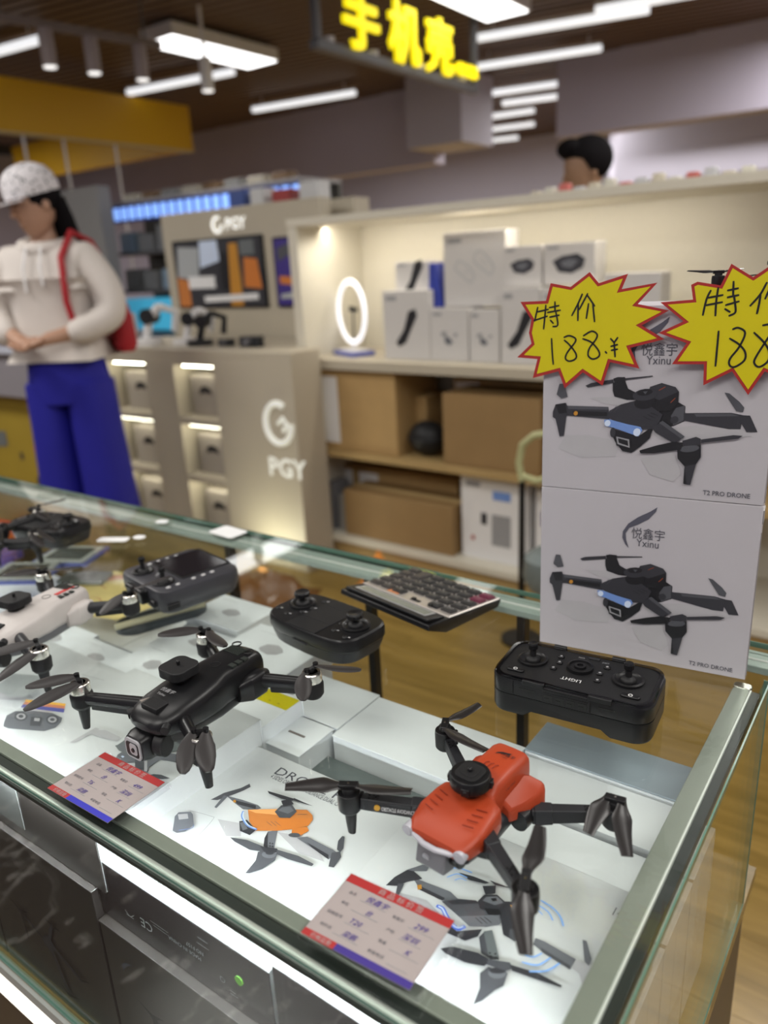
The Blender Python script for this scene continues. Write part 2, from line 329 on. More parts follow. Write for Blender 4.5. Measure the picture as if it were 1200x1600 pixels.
# lower cabinet
g = G(); g.b2((XL, YF+.004, .08), (XR-.004, YB-.02, ZB-.022)); ob('cabinet_body', g, mat('dark_cabinet', (.05, .035, .03), .4), cnt, smooth=False)
g = G(); g.b2((XL, YF-.004, ZB-.018), (XR, YF, ZB-.004)); ob('base_moulding', g, mat('moulding_grey', (.35, .36, .34), .35), cnt, smooth=False)
g = G(); g.b2((XL, YF-.006, ZB-.050), (XR, YF+.0039, ZB-.040)); ob('lit_edge_strip', g, mat('warm_edge_light', (1, .95, .85), emit=1.3), cnt, smooth=False)
g = G(); g.b2((XL, YF+.02, 0), (XR-.03, YB-.05, .08)); ob('plinth', g, BLK, cnt, smooth=False)
# one small sticker; the other white patches are panel reflections put in as colour
for i, (x, y, sx, sy, rz, lb) in enumerate([(-.964, .846, .062, .040, -.1, 'painted white reflection of a ceiling panel on the back rail of the counter'), (-1.119, .828, .022, .018, .3, 'small torn white sticker at the back rail left of the painted reflection'), (-1.117, .722, .055, .022, .5, 'painted white reflection on the glass left of the screen controller'), (-1.085, .752, .022, .018, .2, 'small round painted reflection next to the larger one')]):
    g = G(); g.prism(rrect(sx, sy, .006 if i != 3 else .0085), 0, .0006); tag(ob('sticker_and_reflection', g, mat('sticker_reflection_white', (.78, .78, .78), .6), loc=(x, y, ZT+.0003), rz=rz), lb, 'sticker')

# ================================================================== BOXES
def carton(name, label, x0, x1, y0, y1, z0, z1, m, group=None, rz=0, cat='box', lid=None, flap=False, fm=None, gap=.0009):
    """card box: tray (body) and lid with a visible seam; origin at base centre"""
    t = thing(name, label, cat, ((x0+x1)/2, (y0+y1)/2, z0), rz, group); w_, d_, h_ = x1-x0, y1-y0, z1-z0
    g = G(); g.b2((-w_/2+gap, -d_/2+gap, 0), (w_/2-gap, d_/2-gap, h_-.002)); ob('body', g, m, t, bevel=.0007)
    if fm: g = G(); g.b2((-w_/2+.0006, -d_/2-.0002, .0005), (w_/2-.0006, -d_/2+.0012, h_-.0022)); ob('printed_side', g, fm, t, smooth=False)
    g = G(); g.b2((-w_/2, -d_/2, h_-.0019), (w_/2, d_/2, h_)); 
    g.b2((-w_/2, d_/2-.001, h_*.55), (w_/2, d_/2, h_)) if not flap else None
    ob('lid', g, lid or m, t, bevel=.0007)
    if flap:
        g = G(); g.b2((-w_*.2, -.0015, h_), (w_*.2, .0015, h_+.0006)); ob('tuck_slot', g, mat('slot_brown', (.16, .13, .12), .6), t)
    return t
def strip_words(t, w_, d_, h_):
    for k, s in enumerate(['- LONG ENDURANCE', '- REAL TIME MAP', '- HD LENS']):
        x = -w_/2+.016+k*.0685
        text(s, (x+.009, -d_/2+.010, h_), X_, Y_, .0064, pm('tx'), t, off=.0003)
        ic = [[(0, 0), (50, 0), (50, 50), (0, 50), (0, 0)], [(0, 0), (55, 0), (55, 45), (0, 45), (0, 0)], [(28, 28), (50, 15), (28, 0), (5, 15), (28, 28)]][k]
        print_on('icon', [('tx', 5, ic), ('tx', 5, [(15, 60), (40, 60)])], t, (x, -d_/2+.0095, h_), X_, Y_, off=.0003)
# two drone boxes lying flat just under the glass
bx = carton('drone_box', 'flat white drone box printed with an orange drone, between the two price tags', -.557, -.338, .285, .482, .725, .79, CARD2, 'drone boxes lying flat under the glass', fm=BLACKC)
print_on('printed_picture', [('sh',0,[(-460,31),(-228,109),(-105,-11),(-222,-85)]),('sh',0,[(140,208),(461,314),(742,157),(486,113)]),('d3',0,[(-641,310),(-459,350),(-270,377),(-211,361),(-238,316),(-350,256),(-488,277)]),('d1',0,[(-531,305),(-283,362),(-252,325),(-445,279)]),('or',0,[(-494,303),(-488,296),(-486,289),(-487,284),(-490,279),(-496,278),(-504,278),(-512,282),(-519,287),(-524,294),(-526,300),(-526,306),(-522,310),(-516,312),(-509,311),(-501,308)]),('d2',0,[(-724,184),(-688,325),(-597,469),(-571,562),(-526,533),(-548,451),(-592,348),(-662,216)]),('d3',0,[(-611,128),(-660,299),(-615,308),(-582,129)]),('d3',0,[(65,161),(125,225),(274,25),(216,3)]),('d1',0,[(98,85),(67,162),(216,3),(165,2)]),('d1',0,[(194,67),(197,64),(198,60),(197,57),(195,55),(192,54),(188,54),(185,56),(181,59),(179,62),(178,65),(178,69),(180,71),(183,72),(187,71),(191,70)]),('d1',0,[(218,76),(220,72),(221,69),(221,66),(219,64),(216,63),(212,63),(208,65),(205,67),(202,71),(201,74),(202,77),(204,79),(207,80),(211,80),(214,78)]),('d1',0,[(218,42),(221,39),(222,35),(221,32),(219,30),(216,29),(213,29),(209,31),(205,34),(203,37),(202,40),(203,43),(205,45),(208,46),(211,46),(215,44)]),('d1',0,[(242,50),(244,47),(245,44),(244,41),(242,38),(239,37),(236,38),(232,39),(229,42),(226,45),(225,49),(226,52),(228,54),(231,55),(235,55),(238,53)]),('d3',0,[(346,242),(419,304),(717,305),(776,297),(761,192),(539,223)]),('d1',0,[(467,249),(726,235),(758,196),(539,223)]),('d2',0,[(813,129),(733,270),(789,321),(837,276),(860,145)]),('d2',0,[(749,325),(691,412),(685,481),(708,486),(789,366),(797,311)]),('o2',0,[(239,303),(334,402),(384,368),(353,262),(282,240)]),('d2',0,[(354,285),(357,275),(353,262),(342,248),(326,235),(307,226),(288,220),(272,221),(261,226),(257,236),(261,249),(272,263),(289,276),(308,286),(327,291),(343,290)]),('oo',0,[(-300,270),(-188,351),(-67,430),(184,573),(276,544),(319,503),(336,414),(255,313),(136,212),(-31,107),(-170,162)]),('o2',0,[(23,334),(308,513),(336,414),(255,313),(136,212)]),('o3',0,[(-300,270),(-67,430),(18,382),(-202,279)]),('d2',4,[(-33,248),(50,233)]),('d2',4,[(1,270),(83,255)]),('d2',4,[(35,291),(117,276)]),('d2',5,[(150,475),(227,524)]),('d1',0,[(-252,111),(-205,164),(-37,113),(-35,33),(-154,23)]),('d3',0,[(-232,99),(-210,133),(-112,82),(-136,41)]),('lb',20,[(-317,224),(-270,167),(-142,113),(-43,119)]),('bw',9,[(-309,222),(-263,171),(-145,121),(-55,125)]),('d2',0,[(-59,386),(-66,487),(18,547),(121,499),(125,398),(36,349)]),('d3',0,[(-40,415),(-40,475),(21,520),(89,493),(69,431)]),('d1',0,[(-111,531),(-58,600),(26,563),(-31,480)]),('d1',0,[(-327,569),(-143,602),(-22,622),(-16,590),(-129,556),(-285,547)]),('d1',0,[(-34,630),(79,632),(204,638),(94,615),(-17,604)]),('d2',0,[(180,-81),(233,-1),(343,-8),(379,-74),(354,-206),(295,-301),(264,-321),(236,-164)]),('d3',0,[(340,-15),(348,-31),(346,-49),(336,-68),(317,-84),(294,-94),(270,-98),(247,-95),(231,-85),(222,-69),(224,-51),(234,-32),(253,-16),(276,-5),(301,-2),(323,-5)]),('d1',0,[(310,-13),(313,-22),(312,-31),(305,-42),(294,-51),(280,-57),(266,-60),(254,-59),(245,-54),(242,-46),(243,-36),(250,-26),(261,-17),(275,-10),(289,-7),(301,-9)]),('d2',0,[(-164,-87),(-6,-28),(174,-8),(220,-55),(97,-103),(-91,-104)]),('d1',0,[(150,-23),(298,40),(350,12),(232,-54)]),('d2',0,[(307,30),(520,75),(696,75),(696,46),(466,-4),(335,-13)]),('d3',3,[(-777,-46),(-539,9),(-476,-14),(-446,-306),(-705,-325),(-817,-345)]),('d3',0,[(-821,-178),(-836,-119),(-743,-50),(-695,-65),(-573,-158),(-575,-259),(-627,-315),(-684,-317),(-777,-220)]),('sh',0,[(-818,-142),(-746,-86),(-684,-127),(-751,-186)]),('lb',5,[(-637,-281),(-557,-198),(-576,-160)])], bx, (-.4475+.4475, .375-.3835, .065), X_, Y_)
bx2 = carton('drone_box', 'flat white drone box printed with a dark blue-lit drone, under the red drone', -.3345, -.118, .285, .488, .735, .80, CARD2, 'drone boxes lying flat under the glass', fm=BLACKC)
print_on('printed_picture', [('sh',0,[(-704,143),(-456,200),(-305,148),(-356,44),(-619,20)]),('d3',0,[(-689,338),(-619,343),(-344,374),(-252,343),(-306,276),(-373,258),(-557,263)]),('d1',0,[(-596,291),(-346,295),(-345,261),(-577,256)]),('or',0,[(-603,286),(-576,309),(-548,274),(-572,249)]),('d1',0,[(-815,146),(-805,259),(-760,381),(-706,396),(-603,366),(-687,272),(-735,189)]),('d2',0,[(-681,81),(-744,217),(-697,240),(-660,87)]),('d3',0,[(-760,381),(-685,493),(-626,517),(-617,453),(-706,396)]),('d2',0,[(59,115),(69,178),(111,217),(273,26),(222,-8),(139,2)]),('gn',0,[(63,179),(111,224),(265,41),(192,15)]),('d0',0,[(198,41),(199,37),(199,34),(198,31),(196,28),(193,27),(190,28),(187,29),(185,32),(184,36),(184,39),(185,42),(187,44),(190,45),(193,45),(196,43)]),('d0',0,[(235,56),(236,53),(236,49),(235,46),(233,44),(230,43),(227,43),(224,45),(222,48),(221,51),(221,54),(222,58),(224,60),(227,61),(230,60),(233,59)]),('d0',0,[(217,19),(218,15),(218,12),(217,9),(214,6),(212,5),(209,6),(206,7),(204,10),(203,14),(203,17),(204,20),(206,22),(209,23),(212,23),(215,21)]),('d0',0,[(253,31),(254,28),(254,25),(253,22),(251,19),(248,18),(245,19),(242,20),(240,23),(239,26),(239,30),(240,33),(242,35),(245,36),(248,36),(251,34)]),('d3',0,[(412,333),(477,341),(730,323),(725,226),(499,253),(423,273)]),('d2',0,[(480,277),(715,251),(725,220),(502,248)]),('sh',0,[(730,239),(732,319),(840,332),(857,302),(851,178),(855,138),(795,221)]),('d3',0,[(706,504),(736,509),(822,382),(827,319),(789,335)]),('d1',0,[(-65,426),(144,560),(240,475),(309,333),(294,222),(202,230),(106,365)]),('or',0,[(118,503),(160,536),(175,516),(136,486)]),('d2',0,[(220,299),(287,342),(334,282),(296,217),(244,235)]),('d1',0,[(-278,89),(-198,98),(-105,66),(47,187),(52,111),(-9,27),(-69,21),(-148,15),(-253,39)]),('d3',0,[(-268,81),(-219,85),(-158,31),(-214,30)]),('d2',0,[(-346,246),(-246,340),(-126,399),(-45,389),(97,383),(141,298),(64,221),(-46,157),(-161,193),(-252,219)]),('d3',0,[(-161,193),(95,370),(141,298),(64,221),(-46,157)]),('d1',0,[(-310,268),(-242,332),(-123,394),(-90,385),(-259,264)]),('d0',5,[(-43,250),(23,229)]),('d0',5,[(-18,271),(51,252)]),('d0',5,[(8,292),(78,274)]),('b1',34,[(-339,188),(-301,188),(-248,149),(-173,103),(-108,87),(-79,124)]),('bw',14,[(-334,189),(-300,186),(-240,142),(-169,103),(-112,94),(-86,124)]),('d1',0,[(-107,399),(-95,482),(-10,536),(91,501),(76,370),(-58,344)]),('d3',0,[(-78,422),(-71,472),(-3,521),(69,492),(24,434)]),('d0',0,[(-35,475),(-2,501),(19,480),(-7,458)]),('d1',0,[(-148,551),(-60,613),(-27,538),(-88,486)]),('d0',0,[(-30,362),(71,415),(108,379),(26,326)]),('d1',0,[(-385,571),(-258,600),(-116,611),(-140,582),(-268,548)]),('d1',0,[(-129,634),(-47,642),(70,654),(-69,612)]),('d2',0,[(216,-156),(242,-78),(379,-50),(400,-155),(366,-216),(331,-334),(294,-392),(272,-258)]),('d3',0,[(374,-53),(377,-71),(372,-91),(359,-111),(339,-128),(317,-139),(295,-142),(276,-137),(264,-125),(260,-107),(265,-87),(279,-66),(298,-49),(321,-39),(344,-36),(362,-41)]),('d1',0,[(357,-40),(358,-51),(352,-65),(339,-80),(321,-93),(302,-104),(284,-109),(270,-108),(262,-102),(261,-91),(267,-77),(280,-62),(298,-48),(317,-38),(335,-33),(349,-33)]),('d1',0,[(-122,-135),(-60,-72),(124,-18),(233,-22),(215,-91),(86,-138),(-66,-152)]),('d2',0,[(213,-24),(353,35),(395,1),(359,-43),(221,-71)]),('d1',0,[(361,20),(553,64),(736,64),(732,46),(546,9),(396,-18)]),('wv',14,[(-507,482),(-472,554),(-403,609),(-291,625)]),('wv',12,[(-430,477),(-379,550),(-296,557)]),('wv',9,[(-363,482),(-332,521),(-285,527)]),('wv',16,[(310,662),(410,645),(490,600),(543,535)]),('wv',13,[(316,609),(399,590),(456,539)]),('wv',10,[(317,568),(371,543)]),('wv',12,[(422,143),(474,164),(510,222)]),('wv',14,[(430,82),(528,119),(577,219)]),('wv',15,[(506,43),(598,109),(649,211)])], bx2, (-.225+.22625, .375-.3865, .065), X_, Y_)
for b_ in (bx, bx2): strip_words(b_, .217, .197, .065)
def dtext(s, b_, O, a, b, hgt, c, off=.0003):
    A_ = Vector((b[0]-a[0], b[1]-a[1], 0)); V = Vector((-A_.y, A_.x, 0)).normalized()
    text(s, (O[0]+a[0], O[1]+a[1], .065), A_, V, hgt, pm(c), b_, width=A_.length, off=off)
dtext('DRONE PX', bx, (0, -.0085), (-0.0492, 0.0813), (0.0473, 0.0846), .0165, 'tx')
dtext('4 SIDES OBSTACLE AVOIDANCE DUAL CAMERA', bx, (0, -.0085), (-0.0470, 0.0743), (0.0528, 0.0775), .0085, 'tx')
dtext('14', bx2, (.00125, -.0115), (0.0789, 0.0843), (0.0854, 0.0842), .012, 'tx')
def back_print(t, w_, h_, d_):   # upside-down data print on the black side facing the customer
    fy = -d_/2-.0000; 
    for s, u, v, sz in (('MADE IN CHINA', .010, .030, .0055), ('NO F157', .014, .0375, .0055), ('CE', -.052, .028, .014)):
        text(s, (u*1.0+.02, fy, v), (-1, 0, 0), (0, 0, -1), sz, pm('ltx' if s != 'CE' else 'lgy'), t, off=-.0006+.0012)
    print_on('printed_marks', [('lgy', 6, [(-700, 240), (-640, 200), (-580, 240)]), ('lgy', 6, [(-690, 200), (-590, 200)]), ('ltx', 5, [(300, 520), (420, 520)]), ('ltx', 5, [(280, 455), (420, 455)]), ('ltx', 4, [(-100, 330), (-330, 330)]), ('ltx', 4, [(-100, 300), (-300, 300)]), ('ltx', 4, [(520, 250), (560, 250), (560, 210), (520, 210), (520, 250)]), ('ltx', 4, [(620, 170), (680, 170)]), ('ltx', 4, [(620, 140), (700, 140)])], t, (0, fy, 0), X_, Z_, off=.0006)
    g = G(); g.cyl((.074, fy-.0002, .034), (.074, fy-.0009, .034), .0042, n=20); ob('recycling_mark', g, mat('green_mark', (.10, .30, .02), .5), t)
back_print(bx, .217, .065, .197); back_print(bx2, .217, .065, .203)
# high box at left under the black drone
hb = carton('drone_box', 'higher white drone box printed with a grey drone and phone, under the black drone', -.757, -.541, .283, .489, .755, .82, CARD2, 'drone boxes lying flat under the glass', fm=SHADED)
print_on('printed_picture', [('p1',0,[(-1676,-152),(-1177,45),(-1138,12),(-1634,-185)]),('p2',0,[(-1634,-185),(-1138,12),(-1090,-25),(-1604,-228)]),('p3',0,[(-1604,-228),(-1090,-25),(-1025,-77),(-1563,-277)]),('d3',0,[(-1361,-594),(-1434,-546),(-1542,-454),(-1541,-356),(-1350,-234),(-1123,-153),(-942,-148),(-875,-207),(-830,-302),(-875,-405),(-1274,-587)]),('d2',0,[(-1312,-340),(-1282,-363),(-1267,-389),(-1269,-413),(-1288,-433),(-1320,-444),(-1361,-446),(-1405,-437),(-1445,-420),(-1476,-397),(-1491,-371),(-1490,-346),(-1471,-327),(-1438,-315),(-1396,-314),(-1352,-323)]),('sh',0,[(-1331,-352),(-1312,-367),(-1303,-384),(-1306,-401),(-1319,-414),(-1342,-422),(-1370,-424),(-1399,-420),(-1426,-409),(-1445,-394),(-1454,-376),(-1452,-359),(-1438,-346),(-1415,-337),(-1387,-336),(-1358,-341)]),('d2',0,[(-1353,-365),(-1343,-373),(-1338,-383),(-1339,-392),(-1346,-399),(-1358,-403),(-1373,-404),(-1389,-401),(-1403,-395),(-1414,-387),(-1419,-378),(-1418,-369),(-1411,-361),(-1399,-357),(-1384,-356),(-1368,-359)]),('d2',0,[(-942,-192),(-914,-215),(-900,-241),(-901,-265),(-919,-283),(-949,-294),(-988,-294),(-1029,-285),(-1067,-268),(-1096,-244),(-1111,-219),(-1110,-194),(-1092,-175),(-1061,-165),(-1021,-164),(-980,-174)]),('sh',0,[(-961,-203),(-943,-219),(-934,-236),(-936,-252),(-949,-265),(-969,-272),(-996,-273),(-1023,-268),(-1048,-256),(-1066,-241),(-1075,-224),(-1073,-208),(-1061,-195),(-1040,-187),(-1013,-186),(-986,-192)]),('d2',0,[(-981,-216),(-972,-224),(-968,-232),(-970,-241),(-976,-247),(-987,-251),(-1001,-252),(-1015,-250),(-1028,-244),(-1037,-236),(-1041,-227),(-1039,-219),(-1033,-212),(-1022,-208),(-1008,-208),(-994,-210)]),('d2',0,[(-1267,-325),(-1147,-272),(-999,-375),(-1113,-432)]),('sh',0,[(-1211,-317),(-1146,-290),(-1099,-328),(-1159,-355)]),('sh',0,[(-440,-387),(-444,-68),(-381,-60),(-389,-355)]),('sh',0,[(-450,-132),(-310,-41),(-52,-36),(-14,-98),(-172,-138),(-393,-171)]),('gy',0,[(-2268,-205),(-2382,103),(-1961,275),(-1744,143),(-1727,-131),(-1902,-236)]),('gy',0,[(629,-302),(727,-287),(872,-265),(834,-311)]),('d3',0,[(233,-309),(183,-242),(182,-118),(448,-5),(727,92),(855,122),(958,41),(804,-6),(626,-67),(628,-209),(678,-248),(661,-282),(554,-313),(443,-229),(332,-321)]),('d2',0,[(408,-202),(485,-106),(689,-265),(560,-310)]),('sh',0,[(455,-124),(482,-108),(677,-260),(646,-273)]),('gn',0,[(28,-161),(41,-140),(29,-4),(153,112),(356,117),(441,247),(582,281),(678,250),(704,177),(597,37),(462,-96),(315,-186),(138,-195)]),('d3',0,[(62,-140),(104,-76),(223,-118),(191,-187)]),('sh',0,[(118,-54),(188,-11),(255,-47),(207,-90)]),('bw',0,[(239,-245),(246,-228),(278,-228),(279,-252)]),('d2',0,[(447,225),(591,274),(675,235),(580,215)]),('d2',0,[(740,-290),(762,-254),(835,-220),(954,-209),(901,-258),(797,-311)]),('bw',0,[(656,-308),(681,-281),(713,-307),(686,-323)])], hb, (-.64+.649, .39-.386, .065), X_, Y_)
text('Yxinu', (-.09, -.1, .065), X_, Y_, .006, pm('lgy'), hb)
g = G(); g.b2((-.108, -.1042, .012), (-.02, -.1033, .064)); ob('side_flap', g, mat('tape_clear_grey', (.2, .2, .2), .2), hb)
hb2 = carton('drone_box', 'white drone box at the left edge with a faint grey print, under the pale drone', -.985, -.762, .283, .488, .745, .808, CARD2, 'drone boxes lying flat under the glass', fm=SHADED)
print_on('printed_picture', [('sh', 0, [(-500, -300), (300, 100), (500, 60), (400, -60), (-300, -420)]), ('gy', 0, [(100, 400), (500, 300), (900, 420), (600, 620)]), ('d3', 6, [(-800, 100), (-500, 180)]), ('lgy', 6, [(500, 700), (900, 760)])], hb2, (0, 0, .063), X_, Y_)
# middle rows
MB = [  # name, label, x0,x1,y0,y1,z1
 ('white wrapped box with tuck slot, right of the yellow-topped box', -.556, -.497, .496, .556, .785, True),
 ('white box behind the slotted one, beside the wooden gap', -.586, -.494, .558, .640, .785, False),
 ('plain white box behind the red drone, its long side to the case back', -.492, -.300, .545, .636, .785, False),
 ('plain white low box under the right arm of the red drone', -.332, -.128, .494, .558, .775, False),
 ('plain white low box nearest the right rail, between two others', -.298, -.130, .560, .628, .782, False)]
for i, (lb, x0, x1, y0, y1, z1, fl) in enumerate(MB):
    carton('white_box', lb, x0, x1, y0, y1, .735 if i < 2 else .745, z1, WHB, 'plain white boxes inside the counter', flap=fl)
carton('grey_box', 'low box with a blue-grey top below the black controller by the right rail', -.300, -.128, .632, .690, .745, .786, mat('blue_grey_card', (.30, .35, .40), .3), lid=mat('blue_grey_card', (.30, .35, .40), .3), fm=WHB)
carton('grey_box', 'dark grey glossy box lying low in front of the plain white box', -.50, -.336, .484, .543, .735, .757, mat('grey_gloss_card', (.12, .14, .14), .25))
# box with yellow band and code panel (the code itself is left out)
yb = carton('accessory_box', 'white box with a yellow band, beside the tail of the black drone', -.640, -.545, .491, .56, .755, .806, WHB)
print_on('printed_band', [('ye', 0, [(-330, 60), (470, 60), (470, 300), (-330, 300)]), ('d1', 8, [(0, 120), (25, 120)]), ('d1', 8, [(150, 120), (175, 120)]), ('d1', 8, [(290, 120), (315, 120)])], yb, (0, 0, .051), X_, Y_)
# scattered white boxes towards the back left
SB = [(-.742, -.640, .495, .590, .79, 'white box with a blue corner print behind the rear arm of the black drone'), (-.845, -.745, .495, .585, .79, 'white box with a small drone photo, between pale drone and black drone'), (-.740, -.610, .592, .690, .798, 'big white box with a bent lid right of the screen controller'), (-.862, -.745, .587, .660, .782, 'white box under the front edge of the screen controller'), (-.875, -.760, .662, .745, .792, 'white box with blue print and grey side, behind the screen controller'), (-.965, -.848, .495, .560, .776, 'white card box beside the pen tray, left of its fellows'), (-1.08, -.968, .495, .575, .772, 'white box partly under the pale drone arm'), (-1.21, -.99, .268, .49, .77, 'wide white box under the pale drone body')]
for x0, x1, y0, y1, z1, lb in SB:
    b_ = carton('white_box', lb, x0, x1, y0, y1, .735, z1, WHB, 'white boxes at the back left of the counter')
    print_on('printed_picture', [('sh', 0, [(int(x*.6e4*(x1-x0)), int(y*.6e4*(y1-y0))) for x, y in ((-.2, -.1), (-.1, -.2), (.1, -.25), (.25, -.15), (.3, 0), (.2, .12), (.05, .2), (-.15, .12))]), ('lgy', 6, [(int(-.38e4*(x1-x0)), int(.33e4*(y1-y0))), (int(-.1e4*(x1-x0)), int(.33e4*(y1-y0)))])], b_, (0, 0, z1-.735), X_, Y_)
# lower storey: tall boxes standing on the base board, drone picture to the customer
LOWP = [('d1', 0, [(-60, 20), (-20, 55), (30, 60), (70, 30), (60, -30), (20, -70), (-30, -60), (-65, -20)]), ('d1', 0, [(-60, 20), (-300, 120), (-310, 90), (-50, -5)]), ('d1', 0, [(50, 50), (120, 200), (90, 215), (20, 60)]), ('d1', 0, [(60, -20), (330, -120), (340, -80), (70, 15)]), ('d1', 0, [(20, -60), (110, -330), (150, -330), (60, -50)]), ('d0', 0, [(-300, 110), (-270, -120), (-260, -120), (-250, 115)]), ('d0', 0, [(-420, 160), (-280, 90), (-180, 150), (-290, 125)]), ('d0', 0, [(20, 230), (110, 195), (220, 215), (115, 225)]), ('d0', 0, [(250, -60), (340, -90), (450, -50), (340, -110)]), ('d0', 0, [(30, -300), (120, -340), (260, -310), (130, -370)])]
for i in range(7):
    x1 = -.118-i*.2185; z1 = [.7345, .7245, .7545, .7445, .7345, .7345, .7345][i]
    lb = 'tall drone box, its face coloured as in shade, standing on the base board, %s' % ['nearest the right end', 'second from the right end', 'third from the right end', 'fourth from the right end', 'fifth from the right end', 'sixth from the right end', 'seventh from the right end'][i]
    t = carton('standing_box', lb, x1-.2165, x1, .2765, .36, .5502, z1, SHADED, 'shade-coloured boxes standing on the base board')
    print_on('printed_drone', [(c, w_, [(int(x*1.6), int(y*1.6)+820) for x, y in p]) for c, w_, p in LOWP], t, (0, -.04175, 0), X_, Z_, off=.0004)
    print_on('printed_logo', [('fe', 0, [(-820, 1380), (-760, 1440), (-640, 1480), (-740, 1400), (-790, 1340), (-800, 1290)])], t, (0, -.04175, 0), X_, Z_, off=.0004)
    rows = [(.364, .521), (.525, .606), (.610, .690)] if i == 0 else [(.364, .488), (.492, .616)]+([(.620, .744)] if i >= 3 else [])
    for k, (ya, yb_) in enumerate(rows):
        lb = 'cream white stock box seen through the side glass, %s of three' % ('nearest', 'middle', 'farthest')[k] if i == 0 else 'plain white stock box of the lower layer, mostly hidden under other boxes'
        carton('stock_box', lb, x1-.2165 if i or k < 2 else -.302, x1, ya, yb_, .5502, .7245, WHB, 'stock boxes of the lower layer, seen at right' if i == 0 else 'hidden stock boxes of the lower layer')

# ================================================================== DRONES
def blade(p0, p1, wd, m, t, name='propeller_blade', thick=.0009, twist=.25, leaf=False):
    """one folding blade from its pivot to its tip, cambered and tapered"""
    p0 = Vector(p0); p1 = Vector(p1); d = p1-p0; L_ = d.length; d.normalize(); sd = d.cross(Z_).normalized(); uu = sd.cross(d); rs = []
    for k in range(13):
        u = k/12
        if leaf: wv = wd*(.34+.78*math.sin(PI*min(1, u*.90+.03))**.9) if u < .96 else wd*.34
        else: wv = wd*((.46+.62*min(1, u/.30)**1.5) if u < .30 else 1.08-.50*(u-.30)/.70)
        off = wd*.10*math.sin(PI*u); tw = twist*(1-u)+.05; ax = sd*math.cos(tw)+uu*math.sin(tw); az = uu*math.cos(tw)-sd*math.sin(tw)
        c = p0+d*L_*u+sd*off; r = []
        for q in range(10):
            a = 2*PI*q/10; r.append(c+ax*math.cos(a)*wv/2+az*(math.sin(a)*thick+(.06*wv*(1-math.cos(a)**2))))
        rs.append(r)
    g = G(); g.loft(rs); return ob(name, g, m, t)
def toy_drone(name, label, loc, rz, shell, group, blades, nice):
    """small folding drone: shell, hull, cap, camera, light bar, four arms with motors"""
    t = thing(name, label, 'drone', loc, rz, group)
    g = G(); g.loft([se(y, 0, hw, a, b, e) for y, hw, a, b, e in [(-.0605, .0195, .0255, .029, 3), (-.0595, .0235, .022, .0315, 4), (-.053, .0270, .020, .0355, 5), (-.038, .0300, .0190, .0390, 5.5), (-.020, .0285, .018, .0415, 5.5), (-.0125, .0268, .018, .0425, 5), (-.0095, .0215, .018, .0428, 4.5), (-.0070, .0180, .018, .0450, 4.5), (.000, .0175, .018, .0490, 5), (.041, .0170, .018, .0500, 5), (.0465, .0162, .020, .0488, 4.5), (.0490, .0140, .024, .0455, 4)]])
    sh = ob('shell', g, shell, t)
    g = G(); dk = mat('groove_tone', tuple(c*.45 for c in shell.node_tree.nodes['Principled BSDF'].inputs['Base Color'].default_value[:3]) if False else (.24, .028, .010), .5) if shell is RED else BLK
    for s_ in (-1, 1):
        for k in range(4): g.box((s_*.0175, -.043+k*.0062, .0404+.0004*k), (.0085, .0007, .0006), rz=s_*.25)
    ob('vent_groove', g, dk, sh)
    if nice:
        print_on('emblem', [('d0', 0, [(60, -10), (30, -25), (-10, -30), (-45, -22), (-62, -5), (-70, 12), (-55, -2), (-20, -16), (20, -16)])], sh, (.0005, .032, .0502), (-1, 0, 0), (0, -1, 0), off=.0002) if False else print_on('emblem', [('d0', 0, [(-60, -30), (-52, -5), (-20, 18), (20, 26), (62, 40), (40, 15), (0, 5), (-35, -8)])], sh, (0, .033, .0502), X_, Y_, off=.0002)
        text('悦鑫宇', (-.002, .0315, .0502), X_, Y_, .0042, pm('d0'), sh); text('Yxinu', (.0005, .0285, .0502), X_, Y_, .0022, pm('d0'), sh)
        text('T2PRO', (.0168, .008, .0375), (.0, 1, 0), (-.35, 0, 1), .0048, pm('d0'), sh, off=.0008)
        g = G()
        for k in range(3): g.tube([(-.006+k*.0042, .012, .0502), (-.0055+k*.0042, .0165, .0504), (-.0035+k*.0042, .0185, .0503)], .00035, n=6)
        ob('engraved_mark', g, dk, sh)
    for s_ in (-1, 1):       # rear shoulder fins
        pl_ = [(.014, .004), (.0225, .006), (.0285, .018), (.0335, .032), (.0335, .041), (.0300, .0455), (.0200, .042), (.014, .036)]
        g = G(); n = len(pl_); zt = [.034, .025, .026, .0285, .0300, .0310, .0350, .036]
        g.loft([[(s_*x, y, .0125) for x, y in pl_[::s_]], [(s_*x, y, z-.003) for (x, y), z in zip(pl_[::s_], zt[::s_])], [(s_*(.018+(x-.018)*.88), .025+(y-.025)*.92, z) for (x, y), z in zip(pl_[::s_], zt[::s_])]]); ob('shoulder_fin', g, shell, t, bevel=.0012)
    g = G(); g.loft([se(y, 0, hw, a, b, 3) for y, hw, a, b in [(-.055, .016, .014, .024), (-.048, .022, .008, .024), (-.02, .0235, .003, .022), (.02, .021, .0015, .022), (.045, .018, .002, .024), (.05, .014, .006, .022)]]); ob('hull', g, DGR, t)
    for s_ in (-1, 1):
        g = G(); g.cyl((s_*.0265, .012, .012), (s_*.0265, .034, .010), .008, .0075, n=18); ob('hinge', g, BLK, t)
        g = G(); g.box((s_*.0215, -.030, .0165), (.012, .016, .011), rz=s_*.3); ob('hinge', g, DGR, t, bevel=.0015)
    # light bar
    lm = mat('frosted_light_bar', (.42, .42, .46), .25)
    g = G(); pts = [(-.0255, -.0535, .0270), (-.018, -.0605, .0262), (-.008, -.0632, .0258), (.003, -.0632, .0258), (.014, -.0605, .0262), (.0215, -.0535, .0270)]; g.tube(pts, [.0022]*6, n=10); br = ob('light_bar', g, lm, t)
